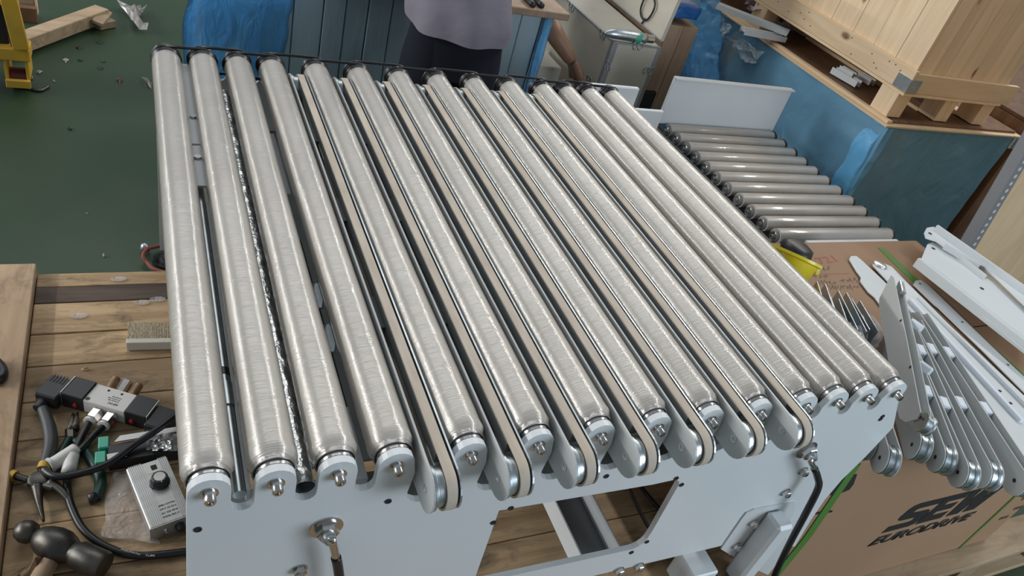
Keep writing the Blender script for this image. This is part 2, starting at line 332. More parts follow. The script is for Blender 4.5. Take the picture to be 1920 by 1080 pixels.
def copy_tree(o, parent=None, d=(0, 0, 0)):
    c = o.copy(); COL.objects.link(c)
    if parent is not None: c.parent = parent
    c.location = o.location + Vector(d)
    for ch in list(o.children): copy_tree(ch, c)
    return c
def noisevec(p, s): return noise.noise_vector(Vector(p)*s)

# ------------------------------------------------------------------ setting
bm = B(); box(bm, -6, 9, -3, 12, -0.05, 0.0); fl = mk('floor', bm, 'floor', loc=(0, 0, 0)); tag(fl, 'green painted concrete workshop floor', kind='structure')

# ------------------------------------------------------------------ workbench of planks
ZB = 0.45
wb = thing('plank_workbench', 'weathered wooden plank platform under the large roller conveyor', 'workbench', (0.45, 0.85, 0))
edges = [1.562, 1.513, 1.457, 1.359, 1.265, 1.169, 1.075, 0.98, 0.888, 0.79, 0.69, 0.59, 0.49, 0.39, 0.29, 0.19, 0.09]
for i in range(len(edges)-1):
    bm = B(); dz = random.uniform(-0.0015, 0.0015); t = random.uniform(-0.0015, .0015)
    box(bm, -0.225, 1.085, edges[i+1]+0.0012, edges[i]-0.0012, ZB-0.022, ZB+dz, 0.0012)
    mk('plank', bm, 'bench_dark' if i == 1 else 'bench', wb)
bm = B(); box(bm, -0.31, -0.227, 0.09, 1.572, ZB-0.022, ZB+0.022, 0.002); mk('edge_board', bm, 'bench_y', wb)
for x in (-0.22, 0.42, 1.02):
    bm = B(); box(bm, x, x+0.06, 0.12, 1.55, ZB-0.09, ZB-0.0235, 0.002); mk('bearer', bm, 'bench_y', wb)
    for y in (0.2, 1.45):
        bm = B(); box(bm, x, x+0.06, y-0.04, y+0.04, 0, ZB-0.091, 0.002); mk('leg', bm, 'bench_y', wb)

# ------------------------------------------------------------------ large roller conveyor
R0 = 0.95; RR = 0.0285
xs = [.05, .12, .19, .26] + [.26+.0963*i for i in range(1, 8)] + [.934+.0705*i for i in range(1, 4)]
cv = thing('roller_transfer_conveyor', 'large light grey conveyor with fourteen film-wrapped rollers and belt strips on the bench', 'conveyor', (0.6, 1.1, ZB))
YP = 0.535
def plate_outline(y, bottom=True):
    out = []
    # top profile left to right
    out += [(0.027, R0-0.03)]
    rl = 0.0225
    for i, x in enumerate(xs):
        out += arc(x, R0, rl, 180, 0, 10)
        if i < 13:
            x2 = xs[i+1]; g0, g1 = x+rl, x2-rl; gw = (g1-g0)
            if gw > 0.04: zb = 0.90; a = [(g0+0.004, R0-0.02), (g0+0.001, zb-.008)] + arc((g0+g1)/2, zb-.008, gw/2, 180, 360, 8)[1:-1] + [(g1-0.001, zb-.008), (g1-0.004, R0-0.02)]
            elif i < 3: a = arc((g0+g1)/2, R0-0.028, gw/2, 180, 360, 8)
            else: a = [(g0-0.002, R0-0.018)] + arc((g0+g1)/2-0.002, R0-0.024, gw/2, 180, 360, 8) + [(g1-.004, R0-.012)]
            out += a
    out += [(1.1675, R0-0.006), (1.176, R0-0.03)] + [(q.x, q.z) for q in [AY(u, v, YP+.010) for u, v in ((1668, 793), (1615, 850), (1572, 892), (1540, 930), (1515, 967), (1485, 1017))]]
    return out
def make_plate(name, y0, th, near=True, parent=cv):
    o = plate_outline(y0)
    o += [(1.12, 0.50), (1.02, 0.50), (0.98, 0.548), (0.44, 0.552), (0.43, ZB+.002), (0.027, ZB+.002)]
    holes = [[(0.432, 0.812)] + [(0.70, 0.806)] + arc(0.738, 0.788, 0.02, 90, -10, 4) + [(0.762, 0.66)] + arc(0.735, 0.64, 0.026, -10, -90, 4) + [(0.438, 0.618)]]
    P3 = [(x, y0, z) for x, z in o]; H3 = [[(x, y0, z) for x, z in h] for h in holes]
    bm = B(); prism(bm, P3, (0, th, 0), H3)
    return mk(name, bm, 'paint', parent)
make_plate('side_plate', YP, 0.010)
make_plate('side_plate', 1.640, 0.008)
# screw holes on the near plate (recessed dark discs with steel lip)
for (u, v) in [(371, 993), (728, 940), (958, 953), (925, 980), (1268, 897), (1278, 909), (1213, 1016), (1184, 1036), (1137, 893), (1655, 781), (1651, 786)]:
    p = AY(u, v, YP-0.0006); bm = B(); lathe(bm, p, (0, -1, 0), [(-.0004, .0045), (.0008, .0045), (.0008, .003), (.0001, .0028)], 12); mk('screw_hole', bm, 'dark', cv, True)
# rollers
def roller_mesh(nseg, nlen, L0, L1, r, seed):
    bm = B(); rings = []
    for j in range(nlen+1):
        t = j/nlen; y = L0 + (L1-L0)*t; ring = []
        e = max(0.0, 1-(y-L0)/0.05)
        rr = r - 0.0060*max(0, 1-(y-L0)/0.012)**2 - 0.004*max(0, 1-(L1-y)/0.01)**2
        for i in range(nseg):
            a = 2*math.pi*i/nseg
            nz = noise.noise(Vector((math.cos(a)*1.5+seed*9.1, math.sin(a)*1.5, y*6)))*0.0005 + noise.noise(Vector((math.cos(a)*4+seed*3.3, math.sin(a)*4, y*70)))*(0.0002 + 0.0012*e)
            ring.append(bm.verts.new((math.cos(a)*(rr+nz), y, math.sin(a)*(rr+nz))))
        rings.append(ring)
    for a, b in zip(rings, rings[1:]):
        for i in range(nseg): bm.faces.new((a[i], a[(i+1) % nseg], b[(i+1) % nseg], b[i]))
    return bm
YR0, YR1 = 0.553, 1.632
protos = []
def make_roller(k, x, y0, y1):
    bm = roller_mesh(40, 90, y0, y1, RR, k); bm.transform(Matrix.Translation((x, 0, R0)))
    ro = mk('roller', bm, 'roller', cv, True)
    o = (x, y0, R0)
    bm = B(); lathe(bm, o, (0, -1, 0), [(-.02, RR-.0035), (.001, RR-.0035), (.001, RR-.0055), (-.004, RR-.0065), (-.004, RR-.012), (-.02, RR-.012)], 32); mk('end_ring', bm, 'crinkle_end', ro, 'auto')
    bm = B(); lathe(bm, o, (0, -1, 0), [(-.006, RR-.008), (.004, RR-.009), (.006, RR-.012), (.006, .011), (.012, .010), (.012, .002)], 28); mk('bearing_cap', bm, 'motor', ro, 'auto')
    bm = B(); lathe(bm, o, (0, -1, 0), [(.0002, RR-.0068), (.0062, RR-.0072), (.0064, RR-.0110), (.0002, RR-.0110)], 32); mk('seal_ring', bm, 'steel', ro, 'auto')
    bm = B(); lathe(bm, (x, YP, R0), (0, -1, 0), [(-.008, .0085), (.0012, .0098), (.0014, .0072), (.0030, .0074), (.0036, .0064), (.0125, .0064), (.0137, .0055), (.0137, .0034), (.010, .0034), (.010, .0001)], 22); mk('socket_bolt', bm, 'steel', ro, 'auto')
    bm = B(); lathe(bm, (x, y1, R0), (0, 1, 0), [(-.01, RR-.003), (.001, RR+.0015), (.004, RR+.0005), (.006, RR-.002), (.011, RR-.002), (.013, RR), (.016, RR), (.018, RR-.002), (.023, RR-.002), (.026, RR-.001), (.026, .004)], 28); mk('grooved_pulley', bm, 'black', ro, 'auto')
    return ro
YE = {}
r3 = [make_roller(k, xs[k], YR0, YR1) for k in range(3)]
for i in range(3, 14):
    copy_tree(r3[i % 3], cv, (xs[i]-xs[i % 3], 0, 0))
# black round drive cords joining neighbouring pulleys
for i in range(13):
    xa_, xb_ = xs[i], xs[i+1]; y = YR1 + (.0085 if i % 2 == 0 else .0205); r = RR-.0004
    pts = [(xa_ + r*math.cos(a), y, R0 + r*math.sin(a)) for a in np.linspace(math.pi/2, 3*math.pi/2, 10)] + [(xb_ + r*math.cos(a), y, R0 + r*math.sin(a)) for a in np.linspace(-math.pi/2, math.pi/2, 10)]
    bm = B(); tube(bm, pts + [pts[0]], 0.0034, 8, 1); mk('drive_cord', bm, 'black', cv, True)
# belt strips
bxs = [(xs[i]+xs[i+1])/2 for i in range(3, 10)]
UY0, UY1, UZ, UR = 0.505, 1.575, 0.938, 0.030
def stadium(x, y0, y1, z, r, dx, bm, n=12):
    pts = [(x, y0 - r*math.sin(a), z + r*math.cos(a)) for a in np.linspace(0, math.pi, n)] + [(x, y1 + r*math.sin(a), z - r*math.cos(a)) for a in np.linspace(0, math.pi, n)]
    return prism(bm, pts, (dx, 0, 0))
def belt_loop(bm, x0, x1, y0, y1, z, r, th, n=16):
    ring = [(y0 - math.sin(a), math.cos(a)) for a in np.linspace(0, math.pi, n)]
    path = [(y0, -math.sin(a), math.cos(a)) for a in np.linspace(0, math.pi, n)] + [(y1, math.sin(a), -math.cos(a)) for a in np.linspace(0, math.pi, n)]
    rings = []
    for (yc, sy, cz) in path:
        rings.append([bm.verts.new((x, yc+sy*rr, z+cz*rr)) for x, rr in ((x0, r), (x0, r+th), (x1, r+th), (x1, r))])
    for i in range(len(rings)):
        a, b = rings[i], rings[(i+1) % len(rings)]
        for j in range(4): bm.faces.new((a[j], a[(j+1) % 4], b[(j+1) % 4], b[j]))
    return bm
def make_belt(x):
    bm = B(); stadium(x-.0185, UY0, UY1, UZ, UR, .003, bm)
    u = mk('belt_unit', bm, 'arm_paint', cv)
    bm = B(); stadium(x+.0160, UY0, UY1, UZ, UR-.001, .0025, bm); mk('flange_plate', bm, 'zinc', u)
    bm = B(); belt_loop(bm, x-.0005, x+.0125, UY0, UY1, UZ, .0265, .003); mk('belt', bm, 'belt', u, 'auto')
    for y in (UY0, UY1):
        bm = B(); lathe(bm, (x-.0145, y, UZ), (1, 0, 0), [(0, .0285), (.003, .0285), (.005, .025), (.029, .025)], 32); mk('end_pulley', bm, 'zinc', u, 'auto')
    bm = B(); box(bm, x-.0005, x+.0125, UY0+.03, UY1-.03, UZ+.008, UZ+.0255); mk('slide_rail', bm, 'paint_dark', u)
    bm = B(); lathe(bm, (x-.0185, UY0, UZ), (-1, 0, 0), [(-.002, .0062), (.0008, .0060), (.0008, .0035), (-.0005, .0030)], 18); mk('countersunk_screw', bm, 'steel', u, 'auto')
    for k in range(3):
        y = 0.78 + k*.27
        bm = B(); box(bm, x-.0155, x-.0007, y, y+.07, UZ-.02, UZ+.012); mk('spacer_block', bm, 'grip_grey', u)
    return u
u0 = make_belt(bxs[0])
for x in bxs[1:]: copy_tree(u0, cv, (x-bxs[0], 0, 0))
# inner structure under the rollers
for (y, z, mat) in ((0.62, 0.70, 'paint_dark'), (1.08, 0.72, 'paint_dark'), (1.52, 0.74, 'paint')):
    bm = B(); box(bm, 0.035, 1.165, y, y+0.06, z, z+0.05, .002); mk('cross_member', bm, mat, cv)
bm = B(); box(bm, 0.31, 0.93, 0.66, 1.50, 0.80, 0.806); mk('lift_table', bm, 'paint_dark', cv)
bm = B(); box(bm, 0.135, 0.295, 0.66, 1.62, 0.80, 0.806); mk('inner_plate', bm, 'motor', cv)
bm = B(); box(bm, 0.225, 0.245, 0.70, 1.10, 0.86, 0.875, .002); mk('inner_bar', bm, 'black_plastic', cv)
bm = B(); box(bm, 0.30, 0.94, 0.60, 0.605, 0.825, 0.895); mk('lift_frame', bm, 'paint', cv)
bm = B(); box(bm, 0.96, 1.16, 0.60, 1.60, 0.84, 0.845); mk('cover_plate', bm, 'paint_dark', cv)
# galvanised rods and wrapped rod between the first rollers
bm = B(); tube(bm, [(.083, .548, .921), (.083, 1.20, .921)], .0075, 14, 1); tb = mk('threaded_rod', bm, 'zinc', cv, 'auto', 'shiny galvanised rod')
bm = B(); cyl(bm, (.083, .68, .921), (.083, .72, .921), .010, 12); mk('rod_nut', bm, 'zinc', tb, 'auto')
bm = B(); cyl(bm, (.083, .735, .921), (.083, .747, .921), .0085, 12); mk('rod_clamp', bm, 'black', tb, 'auto')
bm = B(); box(bm, .0905, .0955, .55, 1.14, .905, .926, .0006); mk('guard_strip', bm, 'paint_white', cv)
bm = B()
P = [(.1548, .545 + (1.55-.545)*i/80, .921) for i in range(81)]
rings = []
for i, p in enumerate(P):
    rings.append([bm.verts.new(Vector(p) + Vector((math.cos(a), 0, math.sin(a)))*(.0125 + .0045*noise.noise(Vector((math.cos(a)*2, math.sin(a)*2, p[1]*60))))) for a in np.linspace(0, 2*math.pi, 16, endpoint=False)])
for a, b in zip(rings, rings[1:]):
    for j in range(16): bm.faces.new((a[j], a[(j+1) % 16], b[(j+1) % 16], b[j]))
mk('wrapped_rod', bm, 'silver_film', cv, True, 'rod in crumpled silver film')
# light plates seen in the gaps near the far end
bm = B(); box(bm, .0775, .0925, 1.30, 1.636, .941, .945, .0005); g = mk('gusset_plate', bm, 'paint_white', cv)
for y in (1.40,): bm = B(); cyl(bm, (.087, y, .945), (.087, y, .949), .006, 14); mk('bolt_head', bm, 'steel', g, 'auto')
bm = B(); box(bm, .0775, .0925, 1.16, 1.290, .941, .945, .0005); g = mk('gusset_plate', bm, 'paint_white', cv)
bm = B(); cyl(bm, (.085, 1.25, .945), (.085, 1.25, .949), .006, 14); mk('bolt_head', bm, 'steel', g, 'auto')
bm = B(); box(bm, .2135, .2365, 1.18, 1.40, .915, .919, .0005); mk('gusset_plate', bm, 'paint', cv)
for (y0, y1) in ((.90, .96), (.80, .86)):
    bm = B(); box(bm, .216, .246, y0, y1, .885, .889); box(bm, .243, .246, y0, y1, .889, .905); mk('angle_clip', bm, 'zinc', cv)
bm = B(); box(bm, .213, .2375, .56, .68, .86, .90); mk('spacer_bar', bm, 'paint', cv)
# motor seen through the window opening
mo = mk('drive_motor', box(B(), 0.50, 0.60, 0.66, 0.86, 0.655, 0.735, 0.008), 'motor', cv)
bm = B(); cyl(bm, (0.55, 0.66, 0.70), (0.55, 0.652, 0.70), .034, 24); mk('motor_cap', bm, 'paint_dark', mo, 'auto')
for x in (.512, .588):
    bm = B(); cyl(bm, (x, .66, .725), (x, .653, .725), .0055, 8); mk('motor_bolt', bm, 'steel', mo, 'auto')
# channel beam crossing under the window, dark inside
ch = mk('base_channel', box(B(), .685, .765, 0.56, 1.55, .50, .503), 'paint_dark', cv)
for x in (.682, .765):
    bm = B(); box(bm, x, x+.003, .56, 1.55, .50, .545); mk('channel_lip', bm, 'paint', ch)
bm = B(); tube(bm, [(.80, .85, .75), (.83, .75, .60), (.90, .62, .475), (.98, .5, .462)], .004, 8); mk('cable', bm, 'black', cv, True)
bm = B(); box(bm, .86, .90, .56, .60, .50, .81, .002); mk('inner_post', bm, 'paint_white', cv)
# hex bolts on the near plate
def hexbolt(p, d=(0, -1, 0), r=.009, parent=cv):
    bm = B(); lathe(bm, p, d, [(-.001, r*1.15), (.0015, r*1.15)], 18); lathe(bm, Vector(p)+Vector(d)*.0015, d, [(0, r*.92), (.007, r*.92), (.008, r*.8)], 6)
    lathe(bm, Vector(p)+Vector(d)*.0085, d, [(0, r*.5), (.003, r*.5)], 12)
    return mk('hex_bolt', bm, 'steel', parent)
for (u, v) in [(562, 1066), (1160, 1068), (1197, 1060), (1505, 882), (1472, 922)]: hexbolt(AY(u, v, YP))
# corner bracket with leg at the lower right
bk = mk('leg_bracket', prism(B(), [AY(u, v, YP-.003) for u, v in [(1352, 1030), (1392, 972), (1400, 962), (1415, 955), (1440, 950), (1490, 942), (1492, 952), (1478, 985), (1470, 1040), (1440, 1078), (1405, 1062)]], (0, .003, 0)), 'paint_white', cv)
for (u, v) in [(1411, 979), (1380, 1022)]: hexbolt(AY(u, v, YP-.003), parent=bk)
bm = B(); p0 = AY(1455, 985, YP-.03); box(bm, p0.x-.008, p0.x+.032, YP-.045, YP-.004, ZB+.002, p0.z+.01, .006); mk('leg', bm, 'paint', cv)
bm = B(); box(bm, .90, .96, 0.50, .56, ZB+.001, .52, .003); mk('foot_block', bm, 'paint', cv)
# sensors with cables
def sensor(base_px, pts, r=.0052):
    p = AY(*base_px, YP)
    s = mk('cable_gland', lathe(B(), p, (0, -1, 0), [(-.001, .021), (.0018, .021), (.0018, .016), (.004, .016), (.004, .0145)], 28), 'steel', cv, 'auto')
    bm = B(); lathe(bm, p+Vector((0, -.004, 0)), (0, -1, 0), [(0, .0145), (.008, .0145), (.009, .013)], 6); mk('gland_nut', bm, 'steel', s)
    bm = B(); lathe(bm, p+Vector((0, -.012, 0)), (0, -1, 0), [(0, .009), (.006, .009), (.012, .005)], 16); mk('gland_collar', bm, 'zinc', s, 'auto')
    q = [p+Vector((0, -.02, 0))] + [AY(u, v, y) for u, v, y in pts]
    bm = B(); tube(bm, q[:3], r, 12); mk('cable_sleeve', bm, 'steel', s, True)
    bm = B(); tube(bm, q[2:], r*1.25, 12); mk('cable', bm, 'black', s, True)
sensor((612, 988), [(622, 1010, .507), (630, 1045, .507), (634, 1065, .507), (640, 1110, .505)])
sensor((1512, 843), [(1519, 862, .51), (1527, 878, .508), (1533, 895, .508), (1534, 915, .506), (1512, 960, .50), (1480, 1020, .50), (1452, 1080, .495), (1445, 1110, .49)])

# ------------------------------------------------------------------ SEW cardboard box on a pallet
BX0, BX1, BY0, BY1, BZ0, BZ1 = 1.13, 2.222, 0.556, 1.29, 0.14, 0.71
cb = thing('cardboard_box', 'large brown cardboard carton with black lettering and green straps on a pallet', 'box', ((BX0+BX1)/2, (BY0+BY1)/2, BZ0))
bm = B(); box(bm, BX0, BX1, BY0, BY1, BZ0, BZ1, .004); mk('carton', bm, 'card', cb)
f = .0008
GLY = {'E': [(0,0),(1,0),(1,.25),(.34,.25),(.34,.385),(.92,.385),(.92,.615),(.34,.615),(.34,.75),(1,.75),(1,1),(0,1)],
 'W': [(0,1),(.12,0),(.44,0),(.5,.42),(.56,0),(.88,0),(1,1),(.74,1),(.70,.46),(.63,.92),(.37,.92),(.30,.46),(.26,1)],
 'S': [(0,0),(.8,0),(.94,.05),(1,.16),(1,.44),(.94,.56),(.82,.61),(.38,.62),(.33,.66),(.33,.73),(.38,.77),(1,.77),(1,1),(.2,1),(.06,.95),(0,.84),(0,.56),(.06,.44),(.18,.39),(.62,.38),(.67,.34),(.67,.27),(.62,.23),(0,.23)]}
for ch, x_, w_ in (('S', 0, .118), ('E', .122, .098), ('W', .222, .150)):
    bm = B(); prism(bm, [(1.582+x_+gx*w_+gy*.032, BY0-.0003, .372+gy*.106) for gx, gy in GLY[ch]], (0, -.0007, 0)); mk('letter', bm, 'ink', cb)
text_mesh('EURODRIVE', (1.572, BY0-f, .318), (1, 0, 0), (0, 0, 1), .037, .395, 'ink', cb, bold=.032, shear=.30)
gl = [AY(u, v, BY0-f) for u, v in [(1567, 897), (1607, 889), (1600, 908), (1592, 918), (1575, 925), (1560, 930), (1552, 925), (1555, 912)]]
mk('glass_symbol', prism(B(), gl, (0, -.0006, 0)), 'ink', cb)
mk('glass_stem', prism(B(), [AY(u, v, BY0-f) for u, v in [(1561, 928), (1566, 928), (1549, 958), (1561, 957), (1560, 960), (1524, 965), (1525, 962), (1545, 958)]], (0, -.0006, 0)), 'ink', cb)
# strap on the front and over the top
def strap(pts_front, pts_top):
    bm = B()
    for pl, n in ((pts_front, (0, -.0016, 0)), (pts_top, (0, 0, .0016))):
        if pl: prism(bm, pl, n)
    return mk('strap', bm, 'strap', cb)
strap([(1.236, BY0-.0005, BZ1), (1.258, BY0-.0005, BZ1), (1.295, BY0-.0005, .45), (1.30, BY0-.0005, BZ0), (1.275, BY0-.0005, BZ0), (1.27, BY0-.0005, .45)], [(1.236, BY0, BZ1), (1.258, BY0, BZ1), (1.258, BY1, BZ1), (1.236, BY1, BZ1)])
strap([(2.105, BY0-.0005, BZ1), (2.115, BY0-.0005, BZ1), (2.100, BY0-.0005, BZ0), (2.088, BY0-.0005, BZ0)], [A(1646, 465, BZ1), A(1656, 465, BZ1), A(1726, 530, BZ1), A(1930, 712, BZ1), A(1930, 720, BZ1), A(1715, 534, BZ1)])
text_mesh('1721', A(1530, 497, BZ1+.0004), A(1575, 489, BZ1)-A(1530, 497, BZ1), (0, 1, 0), .028, .10, 'ink_red', cb, 'handwriting', .0004)
bm = B()
rng = random.Random(3)
for (u0_, v0_, n_) in ((1525, 520, 5), (1530, 532, 6), (1575, 528, 6), (1545, 541, 11), (1532, 506, 4)):
    for k in range(n_):
        u_ = u0_+k*6.2; p = A(u_, v0_+rng.uniform(-2, 2), BZ1+.0003); q = A(u_+rng.uniform(-2, 5), v0_+rng.uniform(-8, -3), BZ1+.0003); obox(bm, p, q, .0018, .0004)
        q2 = A(u_+rng.uniform(2, 6), v0_+rng.uniform(-5, 3), BZ1+.0003); obox(bm, q, q2, .0014, .0004)
tag(mk('handwriting', bm, 'ink_grey', cb), kind='stuff')
bm = B(); obox(bm, A(1522, 514, BZ1+.0003), A(1592, 513, BZ1+.0003), .002, .0003); mk('carton_line', bm, 'ink_red', cb)
bm = B(); obox(bm, A(1825, 613, BZ1+.0003), A(1852, 610, BZ1+.0003), .003, .0003); mk('carton_slit', bm, 'ink', cb)
# rows of small print at the lower right of the front
for k, (x, z) in enumerate(((2.155, .26), (2.18, .30), (2.165, .35))):
    bm = B(); 
    for j in range(3): box(bm, x+j*.014, x+.010+j*.014, BY0-.0012, BY0, z, z+.012)
    mk('printed_mark', bm, 'ink_grey', cb)

pl = thing('wooden_pallet', 'wooden pallet under the big lettered cardboard carton', 'pallet', (1.9, .95, 0))
for k, y in enumerate((.50, .64, .78, .92, 1.06, 1.20)):
    bm = B(); box(bm, 1.14, 2.62, y, y+.10, .118, .1385, .0015); mk('deck_board', bm, 'board_edge', pl)
for x in (1.16, 1.82, 2.10, 2.48):
    for y in (.51, .86, 1.19):
        bm = B(); box(bm, x, x+.09, y, y+.09, .022, .1175, .0015); mk('block', bm, 'board_edge', pl)
for y in (.50, .86, 1.19):
    bm = B(); box(bm, 1.14, 2.62, y, y+.10, 0.0005, .0215, .0015); mk('skid_board', bm, 'board_edge', pl)

# white foam slab and black object and yellow cup behind / on the carton
bm = B(); box(bm, 1.76, 2.16, 1.295, 1.312, .0, .700, .002); tag(mk('foam_board', bm, 'paint_white'), 'thin white board standing behind the lettered carton', 'board')
bt = mk('black_pouch', lathe(B(), (1.632, 1.225, BZ1+.001), (.1, 0, 1), [(0, .040), (.015, .048), (.030, .046), (.038, .030), (.040, .006)], 9), 'black_plastic', None, True); tag(bt, 'black tool pouch behind the yellow cup on the carton', 'pouch')
pax = Vector((.33, .30, .85)).normalized(); pc = A(1492, 480, .825) - pax*.112
yc = thing('yellow_cup', 'bright yellow plastic cup with a rim beside the last wrapped roller', 'cup', (pc.x, pc.y, BZ1))
bm = B(); pr = [(0, .035), (.01, .042), (.09, .056), (.105, .060), (.108, .069), (.115, .069), (.115, .062), (.03, .045), (.012, .036), (.012, .001)]
lathe(bm, pc, pax, pr, 32); mk('cup_body', bm, 'yellow', yc, 'auto')
bm = B(); lg = pc+pax*.09+Vector((.055, -.025, 0)); obox(bm, lg, lg+Vector((.012, -.004, 0)), .02, .026, pax, .002); mk('lug', bm, 'yellow', yc)

# ------------------------------------------------------------------ loose belt arms fanned on the carton
def arm(near, far, label, zn=.76, zf=.76, h=.060, gap=.022):
    p = A(*near, zn); q = A(*far, zf); d = (q-p).normalized(); L = (q-p).length
    s = d.cross(Vector((0, 0, 1))).normalized(); up_ = s.cross(d).normalized()
    t = thing('transfer_arm', label, 'arm', (p.x, p.y, p.z-h/2), 0, 'loose steel arms fanned out on the carton')
    r = h/2
    prof = [(-r*math.sin(a), r*math.cos(a)) for a in np.linspace(0, math.pi, 12)] + [(L, -r), (L+.02, -r*.2), (L-.01, r)]
    for k, off in enumerate((-gap/2-.0025, gap/2)):
        pts = [p + d*a + up_*b + s*off for a, b in prof]
        pl_ = mk('arm_plate', prism(B(), pts, s*.0025), 'arm_paint', t)
        if k == 0:
            for a in (0.0, .24, .50):
                if a < L-.05:
                    bm = B(); lathe(bm, p + d*a + s*off, -s, [(-.0005, .0042), (.0006, .0042), (.0006, .0018)], 12); mk('screw', bm, 'dark', pl_)
    bm = B(); lathe(bm, p - s*(gap/2-.001), s, [(0, r*1.02), (.003, r*1.02), (.005, r*.88), (gap-.007, r*.88), (gap-.005, r*1.02), (gap-.002, r*1.02)], 28); mk('end_pulley', bm, 'zinc', t, 'auto')
    for a in (.16, .34, .52):
        if a < L-.06:
            bm = B(); obox(bm, p + d*a + up_*(r*.55), p + d*(a+.035) + up_*(r*.55), gap*.96, r*.9, up_, .003); mk('nylon_spacer', bm, 'nylon', t)
    return t
arm((1617, 832), (1575, 690), 'grey arm mostly hidden, its pulley just beside the conveyor side plate edge', .745, .745)
arm((1662, 862), (1590, 620), 'grey steel arm leftmost of those hanging fully clear over the carton front')
arm((1722, 838), (1668, 640), 'grey steel arm directly beneath the short raised one')
arm((1766, 861), (1684, 635), 'grey steel arm second to the right of the raised one')
arm((1808, 889), (1694, 622), 'grey steel arm whose round end hangs lowest above the big lettering')
arm((1850, 890), (1704, 610), 'grey steel arm just left of the rightmost one, over the last letter')
arm((1913, 903), (1716, 598), 'rightmost grey steel arm, its end at the carton corner')
# the raised arm that leans over the others (wider plate with cut top corner)
p = A(1706, 777, .86); q = A(1690, 522, .86)
t = thing('raised_arm', 'tall wide grey arm lying on top of the fan next to the roller ends', 'arm', (p.x, p.y, p.z-.04), 0, 'loose steel arms fanned out on the carton')
def pt(u, v, z): return A(u, v, z)
poly = [pt(1702, 794, .820), pt(1693, 788, .808), pt(1686, 772, .806), pt(1666, 680, .806), pt(1645, 575, .806), pt(1642, 556, .812), pt(1674, 518, .855), pt(1681, 524, .860), pt(1698, 640, .862), pt(1718, 768, .860), pt(1716, 784, .848)]
c0 = sum(poly, Vector())/len(poly)
Mx = np.array([list(a-c0) for a in poly]); nn = Vector(np.linalg.svd(Mx)[2][2]);
if nn.dot(CAM-c0) < 0: nn = -nn
poly = [a - nn*((a-c0).dot(nn)) for a in poly]
ap = mk('arm_plate', prism(B(), poly, -nn*.0025), 'arm_paint', t)
mk('arm_plate', prism(B(), [a - nn*.024 + Vector((.0, 0, .0)) for a in poly], -nn*.0025), 'arm_paint', t)
pp = pt(1702, 776, .857); pp = pp - nn*((pp-c0).dot(nn))
bm = B(); lathe(bm, pp-nn*.003, -nn, [(0, .0205), (.003, .0205), (.005, .018), (.014, .018), (.016, .0205), (.019, .0205)], 28); mk('end_pulley', bm, 'zinc', t, 'auto')
for (u, v) in [(1679, 595), (1693, 680), (1708, 772)]:
    p_ = pt(u, v, .86); p_ = p_ - nn*((p_-c0).dot(nn)); bm = B(); lathe(bm, p_, nn, [(-.0005, .0035), (.0006, .0035), (.0006, .001)], 10); mk('screw', bm, 'dark', ap)
for (u, v) in [(1698, 597), (1712, 675)]:
    p_ = pt(u, v, .85); bm = B(); obox(bm, p_-nn*.012, p_-nn*.012+Vector((.008, -.03, 0)), .018, .016, nn, .003); mk('nylon_spacer', bm, 'nylon', t)
bm = B(); obox(bm, pt(1679, 524, .86)-nn*.015, pt(1683, 545, .86)-nn*.015, .012, .012, nn, .002); mk('end_fitting', bm, 'zinc', t)

# flat rails
def rail(name, label, px, z, h, mat='paint_white', extra=None):
    pts = [A(u, v, z) for u, v in px]; t = thing(name, label, 'rail', (sum(a.x for a in pts)/len(pts), sum(a.y for a in pts)/len(pts), z-h), 0, 'flat metal rails on the carton')
    mk('web_plate', prism(B(), pts, (0, 0, -.003)), mat, t)
    return t, pts
t, _ = rail('flat_rail', 'off-white notched rail with the leftmost rounded tip on the carton', [(1592, 486), (1596, 480), (1606, 480), (1616, 488), (1662, 531), (1700, 570), (1750, 640), (1800, 720), (1850, 800), (1800, 800), (1700, 640), (1640, 558), (1628, 548), (1613, 528), (1614, 520), (1605, 508)], .716, .004)
t, _ = rail('flat_rail', 'pale rail with a crinkled film tip, second from the left', [(1636, 497), (1640, 490), (1650, 490), (1672, 500), (1682, 510), (1760, 590), (1950, 770), (1950, 960), (1905, 880), (1800, 700), (1720, 600), (1665, 528)], .7215, .008)
bm = B(); lathe(bm, A(1650, 497, .722), (0, 0, 1), [(0, .022), (.004, .018), (.006, .004)], 12); mk('film_scrap', bm, 'crinkle', t, True)
bm = B(); obox(bm, A(1705, 562, .726), A(1915, 790, .726), .012, .012, bev=.002); mk('rail_lip', bm, 'nylon', t)
bm = B(); obox(bm, A(1722, 556, .726), A(1935, 772, .726), .005, .010, bev=.001); mk('rail_lip', bm, 'paint', t)
for (u, v) in [(1712, 588), (1727, 600), (1750, 632), (1875, 733), (1895, 756)]:
    bm = B(); lathe(bm, A(u, v, .7217), (0, 0, 1), [(0, .004), (.0008, .004), (.0008, .002)], 10); mk('screw', bm, 'dark', t)
t, _ = rail('flat_rail', 'long pale rail with rounded tip beside the green strap', [(1713, 533), (1717, 526), (1727, 525), (1740, 534), (1752, 545), (1850, 640), (1950, 735), (1950, 765), (1840, 655), (1760, 577), (1752, 571)], .7180, .006)
for (u, v) in [(1725, 532), (1804, 604), (1890, 684)]:
    bm = B(); lathe(bm, A(u, v, .7182), (0, 0, 1), [(0, .003), (.0008, .003), (.0008, .001)], 10); mk('screw', bm, 'dark', t)
